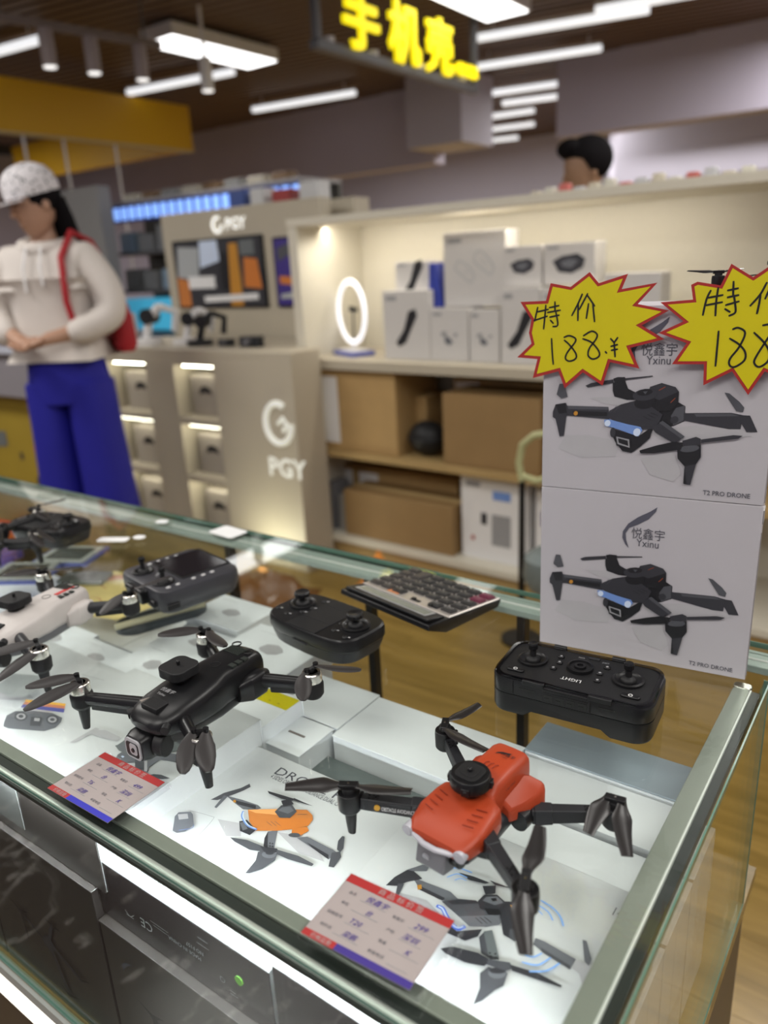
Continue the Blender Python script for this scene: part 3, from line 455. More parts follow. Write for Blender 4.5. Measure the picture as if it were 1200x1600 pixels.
    for x in (-.0252, .0212):
        g = G(); g.cyl((x, -.0535, .0268), (x, -.0605, .0262), .0048, .0050, n=22); g.cyl((x, -.0605, .0262), (x, -.0612, .0261), .0038, .0036, n=22); ob('headlight', g, lm, t, bevel=.0006)
    # gimbal camera
    g = G(); g.box((-.004, -.0540, .0120), (.0265, .014, .0180), ax=Euler((R(-12), 0, 0)).to_matrix()); cm = ob('camera', g, mat('camera_grey', (.15, .15, .165), .35), t, bevel=.0016)
    g = G(); g.cyl((-.0075, -.0605, .0125), (-.0075, -.0618, .0122), .0031, n=22); ob('lens', g, mat('lens_grey', (.30, .30, .33), .3), cm)
    g = G(); g.cyl((-.018, -.048, .015), (.012, -.048, .015), .0078, n=22); g.cyl((.012, -.047, .0145), (.0165, -.047, .0145), .0088, n=22); ob('gimbal', g, BLK, t, bevel=.0006)
    # obstacle sensor cap
    g = G(); g.lathe((-.001, -.012, 0), [(.0085, .042), (.0095, .0465), (.0135, .0475), (.0160, .0500), (.0162, .0565), (.0150, .0595)]); cp = ob('sensor_cap', g, BLK, t, bevel=.0004)
    g = G(); g.prism(rrect(.0205, .0205, .006, cx=-.001, cy=-.012), .0590, .0606); g.prism(rrect(.013, .013, .003, cx=-.001, cy=-.012), .0606, .0610); ob('cap_plate', g, BLK2, cp, bevel=.0004)
    g = G(); g.ball((-.001, -.012, .0622), .0021); g.cyl((-.001, -.012, .060), (-.001, -.012, .062), .0018, n=12); ob('cap_knob', g, BLK, cp)
    g = G()
    for a in (.35, .35+PI/2, .35+PI, .35-PI/2):
        c_ = Vector((-.001+.0148*math.cos(a), -.012+.0148*math.sin(a), .053)); g.box(c_, (.0052, .0062, .0062), rz=a); g.cyl(c_, c_+Vector((math.cos(a), math.sin(a), 0))*.0032, .0019, n=12)
    ob('side_sensor', g, BLK, cp, bevel=.0005)
    # arms
    for i, (root, end, hub) in enumerate([((-.024, -.030, .0250), (-.072, -.060, .030), (-.0795, -.0650, 0)), ((.024, -.030, .0250), (.070, -.060, .030), (.0785, -.0655, 0)), ((-.030, .026, .012), (-.075, .060, .0145), (-.0815, .0640, 0)), ((.030, .026, .012), (.075, .056, .0145), (.0830, .0605, 0))]):
        fr = i < 2; hx, hy, _ = hub
        g = G(); g.beam(root, end, .0105, .0125, .0085, .0105); d = Vector(end)-Vector(root); g.beam(Vector(root)+d*.04, Vector(root)+d*.30, .0120, .0140, .0110, .0130)
        arm = ob('arm', g, DGR, t, bevel=.0008)
        g = G(); dn = d.normalized(); sd = dn.cross(Z_); 
        for a_, b_ in ((.76, -.25), (.76, .25), (.82, -.25), (.82, .25), (.88, -.25), (.88, .25), (.79, 0)):
            c_ = Vector(root)+d*a_+sd*b_*.0085; zz = .0055 if fr else .0054
            g.cyl(c_+Z_*(zz-.0006), c_+Z_*(zz+.0004), .0009, n=10)
        ob('screw_holes', g, BLK, arm)
        z0, z1 = (.0215, .0385) if fr else (.0045, .0235)
        g = G(); g.lathe((hx, hy, 0), [(.0078, z0), (.0092, z0+.002), (.0095, z1-.004), (.0090, z1)]); g.cyl((hx+.006*(1 if hx < 0 else -1), hy+.008, z0+.002), (hx+.006*(1 if hx < 0 else -1), hy+.008, z1-.003), .0022, n=10); ob('motor_housing', g, BLK, arm, bevel=.0004)
        g = G(); g.cyl((hx, hy, z1), (hx, hy, z1+.004), .0055, n=16); ob('motor_shaft', g, BLK2, arm)
        if fr:
            g = G(); g.loft([[(hx+rr*math.cos(a), hy+rr*.75*math.sin(a), z) for a in [2*PI*k/14 for k in range(14)]] for rr, z in ((.0058, .0225), (.0050, .012), (.0035, .0)) ]); ob('landing_leg', g, BLK2, arm)
        zb = z1+.0058; h = Vector((hx, hy, zb)); (b0, b1) = blades[i]
        b0, b1 = Vector(b0), Vector(b1); v0 = (b0-h).normalized(); v1 = (b1-h).normalized(); ax = (v0-v1); ax = ax.normalized() if ax.length > .1 else v0.cross(Z_)
        g = G(); g.beam(h-ax*.0078, h+ax*.0078, .0066, .0036); g.cyl(h-Z_*.003+ax*.0055, h+Z_*.0016+ax*.0055, .0029, n=12); g.cyl(h-Z_*.003-ax*.0055, h+Z_*.0016-ax*.0055, .0029, n=12); hb_ = ob('propeller_hub', g, BLK, arm, bevel=.0005)
        g = G(); g.cyl(h+Z_*.0017, h+Z_*.0023, .0009, n=10); ob('hub_screw', g, SILV, hb_)
        for b_, s_ in ((b0, 1), (b1, -1)):
            blade(h+ax*.0052*s_-Z_*.0006, b_, .0150, PROPB, arm)
    return t
RR = [((-.116, -.098, .046), (-.034, -.043, .046)), ((.0655, -.024, .052), (.101, -.1030, .030)), ((-.0700, .103, .034), (-.026, .047, .034)), ((.076, .030, .014), (.107, .030, .010))]
red = toy_drone('toy_drone', 'orange-red toy drone with black arms standing on the glass, nearest the camera', (-.2445, .4375, .8502), R(-5), RED, None, RR, True)
# arm lettering on the front-left arm
def arm_label(t):
    a, b = Vector((-.024, -.030, .0250)), Vector((-.072, -.060, .030)); d = (a-b).normalized(); up_ = d.cross(Vector((0, -1, 0))).cross(d) if False else Z_
    nrm = d.cross(Z_).normalized(); o_ = b+d*.010+nrm*.0052-Z_*.002
    text('OBSTACLE AVOIDANCE', o_+d*.007, d, Z_, .0050, pm('wt'), t, width=.026, off=.0006)
    g = G(); c_ = o_+d*.0035+Z_*.0016; g.cyl(c_-nrm*.0006, c_+nrm*.0004, .0024, n=18); ob('yellow_mark', g, mat('amber_mark', (.55, .30, .02), .5), t)
arm_label([c for c in red.children if c.name.startswith('arm')][0])

def camera_drone(name, label, loc, rz, group, shell=BLK, motors=None, blades=None, cx=.012, s=1.0, words=True):
    t = thing(name, label, 'drone', loc, rz, group)
    prof = [(-.0800, .012, .030, .036, 2.3), (-.0770, .020, .0265, .0395, 2.6), (-.068, .0265, .0225, .0430, 3.0), (-.052, .0300, .0195, .0462, 3.2), (-.030, .0310, .0180, .0480, 3.4), (-.008, .0290, .0170, .0492, 3.6), (.006, .0240, .0165, .0498, 4), (.040, .0225, .0160, .0505, 4), (.053, .0205, .0175, .0495, 4), (.062, .0170, .0200, .0450, 3.6), (.066, .0130, .0240, .0400, 3)]
    g = G(); g.loft([se(y, cx, hw, a, b, e) for y, hw, a, b, e in prof]); sh = ob('shell', g, shell, t)
    g = G(); g.loft([se(y, cx, hw, a, b, 3) for y, hw, a, b in [(-.066, .016, .012, .03), (-.05, .022, .008, .03), (0, .021, .006, .03), (.045, .018, .008, .03), (.055, .013, .012, .03)]]); ob('hull', g, BLK if shell is BLK else GREY, t)
    g = G(); g.b2((cx-.010, -.070, .0420), (cx+.012, -.0555, .0466)); ob('nose_hatch', g, BLK2, sh, bevel=.0008)
    g = G(); g.prism([(cx-.017, -.066), (cx-.0125, -.058), (cx-.0125, -.067)], .0452, .0458); ob('status_light', g, mat('smoke_lens', (.25, .22, .20), .2), sh)
    if words:
        text('悦鑫宇', (cx-.0095, -.0475, .0492), X_, Y_, .0062, pm('lgy'), sh); text('Yxinu', (cx-.0075, -.0535, .0488), X_, Y_, .0048, pm('lgy'), sh)
    for k in range(6):
        g = G() if k == 0 else g; g.b2((cx-.012, .036+k*.0022, .0500), (cx+.010, .0372+k*.0022, .0512))
    ob('rear_grille', g, DRK, sh)
    g = G(); g.tube([(cx-.011+.0046*math.cos(a), .054+.0046*math.sin(a), .0500) for a in [2*PI*k/18 for k in range(18)]], .0007, n=6, closed=True); g.tube([(cx+.012+.005*math.cos(a), .048+.005*math.sin(a), .0502) for a in [2*PI*k/18 for k in range(18)]], .0007, n=6, closed=True)
    g.tube([(cx+.002+.0052*math.cos(a), .012+.0052*math.sin(a), .0501) for a in [2*PI*k/22 for k in range(22)]], .0003, n=6, closed=True); ob('top_rings', g, BLK2, sh)
    g = G(); 
    for k in range(3): g.b2((cx+.013, .018+k*.008, .0480), (cx+.0205, .0235+k*.008, .0496))
    ob('side_vent', g, DRK, sh)
    for s_ in (-1, 1):
        g = G(); g.loft([se(y, cx+s_*c_, hw, a, b, 3) for y, c_, hw, a, b in [(.020, .020, .005, .014, .030), (.030, .026, .0085, .013, .036), (.046, .029, .0085, .015, .038), (.056, .027, .005, .018, .034)]]); ob('rear_shoulder', g, shell, t)
        g = G(); g.cyl((cx+s_*.0225, -.068, .0345), (cx+s_*.0265, -.0745, .0335), .0042, n=18); ob('headlight', g, BLK2, sh, bevel=.0006)
    # cap with lobed outline
    lob = []
    for k in range(64):
        a = 2*PI*k/64; r_ = .0175*(1+.09*math.cos(4*a))*(1 if True else 1); lob.append((cx-.010+r_*math.cos(a+PI/4), -.0225+r_*math.sin(a+PI/4)))
    g = G(); g.prism(lob, .0530, .0612); g.lathe((cx-.010, -.0225, 0), [(.010, .047), (.0105, .0535)]); cp = ob('sensor_cap', g, BLK2, t, bevel=.0008)
    g = G(); g.cyl((cx-.010, -.0225, .061), (cx-.010, -.0225, .0635), .0016, n=12); g.ball((cx-.010, -.0225, .0637), .0020); ob('cap_knob', g, BLK, cp)
    # gimbal camera
    g = G(); g.loft([se(y, cx-.006, hw, a, b, 3.6) for y, hw, a, b in [(-.086, .0125, .004, .0245), (-.080, .0145, .002, .0265), (-.066, .0150, .001, .0270), (-.060, .0125, .004, .025)]]); cm = ob('camera', g, BLK, t)
    g = G(); g.prism([(x, y) for x, y in rrect(.0215, .0175, .0042)], 0, .0016); g.v = [(cx-.007+x, -.0862-z, .0138+y) for x, y, z in g.v]; ob('camera_face', g, mat('pale_grey_plastic', (.42, .42, .44), .35), cm)
    g = G(); g.prism(rrect(.0175, .0130, .003), 0, .0004); g.v = [(cx-.007+x, -.0879-z, .0135+y) for x, y, z in g.v]; ob('face_window', g, BLK, cm)
    g = G(); g.prism(rrect(.0105, .0100, .003), 0, .0006); g.v = [(cx-.0050+x, -.0881-z, .0145+y) for x, y, z in g.v]; ob('lens_plate', g, MT['pale_grey_plastic'], cm)
    g = G(); g.cyl((cx-.0050, -.0880, .0140), (cx-.0050, -.0896, .0139), .0020, n=16); ob('lens', g, BLK, cm)
    g = G(); g.cyl((cx+.008, -.070, .0150), (cx+.0185, -.068, .0150), .0105, .0095, n=26); ob('gimbal_disc', g, BLK2, cm, bevel=.0012)
    mots = motors or [(-.0865, -.0760), (.0870, -.0730), (-.0580, .0620), (.1000, .0580)]
    bls = blades or [((-.114, -.1150, .0500), (-.0880, -.1330, .0440)), ((.0960, -.1030, .0300), (.1130, -.0900, .0300)), ((-.0900, .0240, .0500), (-.0050, .0430, .0500)), ((.1470, .0770, .0500), (.1120, .0300, .0330))]
    for i, (hx, hy) in enumerate(mots):
        fr = i < 2; s_ = -1 if i % 2 == 0 else 1
        root = (cx+s_*.022, -.050, .032) if fr else (cx+s_*.028, .044, .028); end = (hx-s_*.006, hy*.99, .0310 if fr else .0320)
        g = G(); g.tube([root, (Vector(root)*.55+Vector(end)*.45), end], [.0066, .0062, .0056], n=16); arm = ob('arm', g, shell if shell is BLK else DGR, t)
        g = G(); g.beam(Vector(root)*.75+Vector(end)*.25-Z_*.005, Vector(root)*.1+Vector(end)*.9-Z_*.004, .0085, .0100); ob('arm_rib', g, BLK2, arm, bevel=.001)
        g = G(); g.lathe((hx, hy, 0), [(.0085, .0215), (.0108, .0245), (.0112, .0340), (.0100, .0362)]); ob('motor_housing', g, BLK2, arm, bevel=.0004)
        g = G(); g.lathe((hx, hy, 0), [(.0098, .0362), (.0101, .0370), (.0101, .0440), (.0090, .0452)]); mo = ob('motor_can', g, SILV, arm, bevel=.0003)
        g = G(); g.lathe((hx, hy, 0), [(.0062, .0445), (.0062, .0452)]); g.cyl((hx, hy, .0445), (hx, hy, .0480), .0030, n=14); ob('motor_shaft', g, BLK, mo)
        if fr:
            g = G(); g.cyl((hx, hy, .0225), (hx+s_*.002, hy, 0), .0062, .0036, n=18); ob('landing_leg', g, BLK2, arm)
        h = Vector((hx, hy, .0475)); b0, b1 = Vector(bls[i][0]), Vector(bls[i][1]); v0 = (b0-h).normalized(); v1 = (b1-h).normalized(); ax = (v0-v1); ax = ax.normalized() if ax.length > .25 else (v0+v1).cross(Z_).normalized()
        if ax.dot(v0-v1) < 0: ax = -ax
        g = G(); g.beam(h-ax*.0066, h+ax*.0066, .0040, .0022)
        for q in (-1, 1): g.cyl(h+ax*.0052*q-Z_*.0014, h+ax*.0052*q+Z_*.0030, .0027, n=14)
        ob('propeller_hub', g, BLK, arm)
        for b_, q in ((b0, 1), (b1, -1)): blade(h+ax*.0052*q, b_, .0152, PROP, arm, leaf=True)
    return t
blk = camera_drone('camera_drone', 'matte black camera drone with a small white logo, standing on the glass at left centre', (-.560, .430, .8502), 0, None)

# pale drone at the left edge
pd = camera_drone('camera_drone', 'pale grey-white camera drone half out of frame at the left edge', (-.864, .4380, .8502), R(9), None, shell=mat('warm_white_shell', (.50, .465, .445), .4), words=False, cx=0.004,
    motors=[(-.092, -.085), (.1010, -.0810), (-.080, .078), (.0900, .0650)], blades=[((-.13, -.12, .05), (-.10, -.14, .05)), ((.0620, -.1200, .0460), (.090, -.1320, .0300)), ((-.11, .04, .05), (-.03, .10, .05)), ((.1240, .1050, .0560), (.0800, .0250, .0350))])
sh = pd.children[0]
g = G(); g.b2((.010, .020, .0503), (.016, .048, .0506)); ob('red_stripe', g, mat('red_stripe', (.5, .04, .04), .5), sh)
fd = camera_drone('camera_drone', 'dark drone whose arm and silver motor show in front of the far-left controller', (-1.236, .552, .8502), R(62), None, words=False)

for d_ in (blk, pd, fd): d_.scale = (1, 1, 1.16)

# ================================================================== CONTROLLERS
def stick(g_list, t, x, y, z, base_r=.0165, h=.016, cap=.0068, flat=False):
    g = G(); g.lathe((x, y, z), [(base_r, -.001), (base_r, .0022), (base_r*.86, .0030), (base_r*.74, .0012), (base_r*.55, .0004), (.001, .0003)]); d = ob('stick_well', g, BLK, t)
    g = G(); g.ball((x, y, z+.001), base_r*.52, sc=(1, 1, .62)); g.cyl((x, y, z), (x, y, z+h), .0032, n=12); s_ = ob('joystick', g, BLK2, t)
    n = 26; prof = [(cap*.8, h-.004), (cap, h-.003), (cap, h+.0015), (cap*.85, h+.003), (.0008, h+.0022)]
    g = G(); g.loft([[(x+r_*(1+(.05 if (k % 2) and .3 < j < 3.5 else 0))*math.cos(2*PI*k/n), y+r_*(1+(.05 if (k % 2) and .3 < j < 3.5 else 0))*math.sin(2*PI*k/n), z+zz) for k in range(n)] for j, (r_, zz) in enumerate(prof)]); ob('stick_cap', g, BLK, s_, smooth=False)
def squircle_loft(w0, d0, prof, r, n=6, taper=None):
    return [[(x, y, z) for x, y in rrect(w0*s_, d0*s_-(0 if True else 0), r*s_, n)] for s_, z in prof]
# boxy controller, right
c1 = thing('remote_controller', 'boxy black controller with clear rim and central ring, in front of the stacked drone boxes', 'controller', (-.2470, .6400, .8502), R(5))
W_, D_ = .156, .078
g = G(); g.loft(squircle_loft(W_, D_, [(.985, .0), (1, .003), (1, .0205)], .017)); base = ob('lower_case', g, BLK, c1)
# arch under the front: cut with a boolean so that two feet remain
cu = G(); cu.prism([(-.044, -.001), (-.034, .0065), (.034, .0065), (.044, -.001)], -.06, .06); cu.v = [(x, z, y) for x, y, z in cu.v]; cu.f = [f[::-1] for f in cu.f]
cut = ob('cutter', cu, BLK, None, smooth=False); cut.location = c1.location; cut.rotation_euler = c1.rotation_euler
bm_ = base.modifiers.new('arch', 'BOOLEAN'); bm_.object = cut; bm_.operation = 'DIFFERENCE'; bm_.solver = 'EXACT'
bpy.context.view_layer.update(); me = bpy.data.meshes.new_from_object(base.evaluated_get(bpy.context.evaluated_depsgraph_get())); base.modifiers.clear(); base.data = me; bpy.data.objects.remove(cut)
g = G(); g.loft(squircle_loft(W_, D_, [(.996, .0212), (1, .0218), (1, .0355), (.985, .0372)], .017)); up_ = ob('upper_case', g, BLK, c1)
g = G(); g.loft(squircle_loft(W_, D_, [(.975, .0372), (.985, .0385), (.975, .0405), (.93, .0408), (.925, .0384)], .016), caps=False); rim = ob('clear_rim', g, CLR, c1)
g = G(); g.prism(rrect(W_*.93, D_*.89, .013), .0368, .0390); face = ob('face_plate', g, BLK2, c1, bevel=.0005)
for x in (-.0475, .0475): stick(None, c1, x, .003, .0392, .0150, .0165, .0046)
g = G(); g.lathe((0, .006, 0), [(.0128, .0385), (.0128, .0425), (.0105, .0432), (.0098, .0412), (.0060, .0410), (.0055, .0432), (.0030, .0434), (.0026, .0415), (.0005, .0414)]); ob('centre_ring', g, BLK, c1)
g = G()
for x, y in ((-.0235, .020), (-.0215, .008), (-.0235, -.005), (.0235, .018), (.0200, .004), (.0215, -.010)): g.prism(rrect(.0062, .0052, .0016, cx=x, cy=y), .0388, .0408)
ob('button', g, BLK, c1, bevel=.0006)
g = G()
for x, y in ((-.0235, .020), (-.0215, .008), (-.0235, -.005), (.0235, .018), (.0200, .004), (.0215, -.010)): g.box((x, y, .0409), (.0022, .0022, .0003), rz=.6)
ob('button_icon', g, pm('lgy'), c1, smooth=False)
for x, y, s_ in ((-.056, -.0235, 1), (.056, -.0245, -1)):
    g = G(); g.prism(rrect(.018, .0058, .0028, cx=x, cy=y), .0388, .0412); b_ = ob('end_button', g, BLK, c1, bevel=.0008)
    g = G(); g.tube([(x+.0018*math.cos(a), y+.0018*math.sin(a), .0413) for a in [2*PI*k/14 for k in range(14)]], .0003, n=6, closed=True); ob('power_icon', g, pm('wt'), b_)
text('LIGHT', (.0085, -.0155, .0390), (-1, 0, 0), (0, -1, 0), .0072, pm('wt'), c1, off=.0003)
text('ON', (-.0015, .0290, .0390), (-1, 0, 0), (0, -1, 0), .0040, pm('lgy'), c1); text('OFF', (.0230, .0285, .0390), (-1, 0, 0), (0, -1, 0), .0040, pm('ltx'), c1)
g = G(); g.b2((.002, .0285, .0388), (.013, .0325, .0403)); ob('slide_switch', g, DGR, c1, bevel=.0005)
for x, y in ((-.030, .0375), (.030, .0375)):
    g = G(); g.cyl((x-.0065, y, .0405), (x+.0065, y, .0405), .0024, n=12); g.b2((x-.0065, y-.003, .036), (x+.0065, y+.0018, .0405)); ob('hinge_tab', g, BLK, c1, bevel=.0005)
for x in (-.032, .032):
    g = G(); g.b2((x-.011, -.0405, .0350), (x+.011, -.034, .0402)); ob('hinge_tab', g, BLK, c1, bevel=.0008)
g = G(); g.b2((-.0235, -.0402, .0215), (.0235, -.037, .0368)); pn = ob('front_panel', g, BLK2, c1, bevel=.0005)
g = G(); g.b2((-.0215, -.0408, .0345), (.0215, -.0395, .0358)); g.b2((-.0215, -.0406, .0318), (.0215, -.0396, .0325)); ob('panel_rib', g, BLK, pn)
for k in range(4):
    x = -.0165+k*.011; g = G(); g.b2((x-.0043, -.0405, .0235), (x+.0043, -.0398, .0302)); g.b2((x-.0036, -.0409, .0240), (x+.0010, -.0404, .0270)); ob('slot_window', g, mat('slot_black', (.004, .004, .004), .3), pn, smooth=False)
for x in (-.0385, .0385):
    g = G(); g.b2((x-.0075, -.0397, .0290), (x+.0075, -.0385, .0305)); g.b2((x-.0145, -.0396, .0215), (x-.0141, -.0388, .0368)); ob('side_slot', g, mat('slot_black', (.004, .004, .004), .3), up_, smooth=False)

# curved controller, middle (a second one stands far left)
def curved_controller(label, loc, rz):
    t = thing('remote_controller', label, 'controller', loc, rz)
    def outline(s_, dy=0):
        o = []; W2, D2 = .0735*s_, .0395*s_
        for k in range(40):
            a = 2*PI*k/40; c, q = math.cos(a), math.sin(a); x = W2*math.copysign(abs(c)**.42, c); y = D2*math.copysign(abs(q)**.50, q)
            if y < 0: y -= .004*(1-(x/W2)**2)*s_
            o.append((x, y+dy))
        return o
    g = G(); g.loft([[(x, y, z) for x, y in outline(s_)] for s_, z in ((.80, 0), (.90, .004), (.965, .016), (.975, .0190))]); ob('lower_case', g, DGR, t)
    g = G(); g.loft([[(x, y, z) for x, y in outline(s_)] for s_, z in ((.978, .0194), (1.0, .0215), (1.0, .030), (.985, .0335), (.955, .0352), (.6, .0356))]); up_ = ob('upper_case', g, BLK, t)
    g = G(); g.prism([(-.024, -.0405), (.024, -.0405), (.024, .037), (-.024, .037)], .0352, .0362); pn = ob('centre_panel', g, BLK2, t, bevel=.0003)
    g = G(); g.b2((-.0245, -.0152, .0360), (.0245, -.0146, .0364)); g.b2((-.0245, .0200, .0360), (.0245, .0206, .0364)); ob('panel_seam', g, DGR, pn)
    g = G(); g.b2((-.012, -.0445, .0185), (.012, -.0425, .0200)); ob('front_latch', g, DGR, t, bevel=.0004)
    for x in (-.0475, .0475): stick(None, t, x, .006 if x < 0 else .002, .0352, .0178, .0140, .0092)
    bt = [(-.064, -.020), (-.043, -.0245), (-.031, -.010), (-.029, .004), (-.030, .026), (.029, .010), (.030, -.004), (.0355, -.021), (.058, -.0255)]
    g = G()
    for x, y in bt: g.ball((x, y, .0355), .0031, sc=(1, 1, .55))
    ob('button', g, BLK, t)
    g = G()
    for x, y in bt: g.box((x+.0055, y+.0015, .0362), (.0030, .0018, .0003), rz=.3)
    ob('button_icon', g, pm('lgy'), t, smooth=False)
    return t
curved_controller('black controller with round-edged curved case and ribbed sticks, between black drone and calculator', (-.5520, .6190, .8502), R(-7))
curved_controller('black controller farthest left, lying behind the dark drone arm', (-1.215, .6700, .8502), R(6))

# controller with built-in screen
c3 = thing('screen_controller', 'dark grey controller with a built-in screen, lying behind the pale drone arm', 'controller', (-.8300, .6320, .8502), R(79))
g = G(); g.loft([[(x, y, z) for x, y in rrect(.124*s_, .128*s_, .018*s_)] for s_, z in ((.86, 0), (.93, .004), (.985, .016), (1, .021), (1, .030), (.98, .0345), (.955, .0355))]); ob('case', g, mat('gunmetal', (.035, .035, .042), .4), c3)
g = G(); g.prism(rrect(.078, .088, .004, cx=.0215, cy=.006), .0350, .0366); sc_ = ob('screen_bezel', g, BLK, c3, bevel=.0004)
g = G(); g.prism(rrect(.070, .080, .003, cx=.0215, cy=.006), .0366, .0368); ob('screen', g, mat('dark_screen', (.012, .011, .014), .08), sc_)
for y in (-.027, .031): stick(None, c3, -.0395, y, .0352, .0150, .0190, .0045)
g = G()
for x, y in ((-.020, .050), (-.006, .050), (.008, .050), (.022, .050), (-.005, -.047), (.010, -.047), (.024, -.047), (-.030, -.049), (-.044, -.0492)): g.ball((x, y, .0355), .0030, sc=(1.2, .9, .6))
ob('button', g, mat('silver_button', (.45, .45, .45), .4), c3)
g = G()
for x, y in ((-.030, .006), (-.026, .010), (-.034, .002), (-.030, -.006)): g.b2((x-.0014, y-.0014, .0354), (x+.0014, y+.0014, .0362))
ob('icon', g, pm('lgy'), c3, smooth=False)
g = G(); g.b2((-.072, -.024, .012), (-.058, .022, .030)); g.cyl((-.069, -.024, .028), (-.069, .022, .028), .0045, n=14); ob('phone_clamp', g, BLK, c3, bevel=.0015)
g = G(); g.cyl((-.063, -.045, .016), (-.063, -.035, .016), .005, n=14); g.b2((-.056, -.066, .010), (-.038, -.062, .018)); ob('port_cover', g, BLK, c3, bevel=.001)

# ================================================================== CALCULATOR
ca = thing('calculator', 'silver desk calculator with black keys and slanted display at the back rail', 'calculator', (-.5080, .7560, .8502), R(168))
hh = [(-.078, .002, .010), (.078, .002, .010)]
def cz(y): return .0125+(y+.065)/.13*.012     # top face height; the display end (local +y) stands higher
g = G(); g.add([(-.075, -.066, 0), (.075, -.066, 0), (.074, .030, 0), (-.074, .030, 0), (-.078, -.068, .008), (.078, -.068, .008), (.081, .068, .0185), (-.081, .068, .0185), (-.078, -.068, cz(-.066)), (.078, -.068, cz(-.066)), (.081, .066, cz(.066)), (-.081, .066, cz(.066))], [(3, 2, 1, 0), (0, 1, 5, 4), (1, 2, 6, 5), (2, 3, 7, 6), (3, 0, 4, 7), (4, 5, 9, 8), (5, 6, 10, 9), (6, 7, 11, 10), (7, 4, 8, 11), (8, 9, 10, 11)]); ob('case', g, BLK, ca, bevel=.001)
g = G(); y0, y1 = -.067, .030; g.add([(-.0775, y0, cz(y0)+.0001), (.0775, y0, cz(y0)+.0001), (.079, y1, cz(y1)+.0001), (-.079, y1, cz(y1)+.0001), (-.0765, y0+.001, cz(y0)+.0013), (.0765, y0+.001, cz(y0)+.0013), (.078, y1-.001, cz(y1)+.0013), (-.078, y1-.001, cz(y1)+.0013)], [(4, 5, 6, 7), (0, 1, 5, 4), (1, 2, 6, 5), (2, 3, 7, 6), (3, 0, 4, 7)]); pl_ = ob('silver_face', g, mat('champagne_metal', (.50, .46, .43), .3, .6), ca)
tilt = math.atan2(.012, .13); AXc = Euler((tilt, 0, 0)).to_matrix()
g = G(); g.box((0, .048, cz(.048)+.0016), (.150, .030, .004), ax=Euler((tilt+.10, 0, 0)).to_matrix()); dp = ob('display_housing', g, BLK, ca, bevel=.0012)
g = G(); g.box((0, .046, cz(.046)+.0038), (.128, .019, .0006), ax=Euler((tilt+.10, 0, 0)).to_matrix()); ob('display_frame', g, mat('frame_grey', (.30, .30, .30), .3), dp)
g = G(); g.box((0, .046, cz(.046)+.0042), (.121, .0145, .0004), ax=Euler((tilt+.10, 0, 0)).to_matrix()); ob('lcd', g, mat('lcd_olive', (.17, .185, .15), .2), dp)
KW = .0185
kid = [['CHECK', 'MU', 'MC', 'MR', 'M-', 'M+'], ['GT', '7', '8', '9', '%', '√'], ['▶', '4', '5', '6', '×', '÷'], ['C', '1', '2', '3', '+', '-'], ['AC', '0', '00', '.', '', '=']]
for r_ in range(5):
    for c_ in range(7):
        if r_ == 4 and c_ == 5: continue
        x = -.0655+c_*.0218; y = .0155-r_*.0178; 
        if r_ == 0: 
            if c_ in (2, 3): continue
        red_ = c_ == 0 and r_ >= 3; dark = c_ >= 5
        hy = .0125 if not (r_ == 3 and c_ == 5) else .030; yy = y if hy < .02 else y-.0089
        zt = cz(yy)+.0013; g = G(); g.box((x, yy, zt+.0012), (.0178, hy, .0030), ax=AXc); g.box((x, yy, zt+.0032), (.0145, hy-.003, .0016), ax=AXc)
        ky = ob('key', g, mat('key_maroon', (.13, .012, .04), .35) if red_ else (mat('key_dark', (.035, .030, .028), .35) if dark else mat('key_black', (.02, .019, .019), .35)), ca, bevel=.0007)
        lbl = kid[r_][min(c_, 5)]
        if lbl: text(lbl, (x-.0028*len(lbl)*.5-.001, yy-.002, zt+.0040), X_, Vector((0, 1, math.tan(tilt))), .0052, pm('lgy'), ky, name='key_mark', off=.0003)
for x in (-.014, -.044): 
    g = G(); g.box((x+.0, .022 if x > -.03 else .021, cz(.022)+.0016), (.016, .0055, .0008), ax=AXc); g.box((x+.003, .022, cz(.022)+.0028), (.005, .0045, .003), ax=AXc); ob('slide_switch', g, BLK, ca, bevel=.0003)
g = G(); g.box((.026, .0215, cz(.0215)+.0015), (.020, .008, .0005), ax=AXc); ob('orange_sticker', g, mat('orange_sticker', (.55, .22, .10), .5), ca, smooth=False)

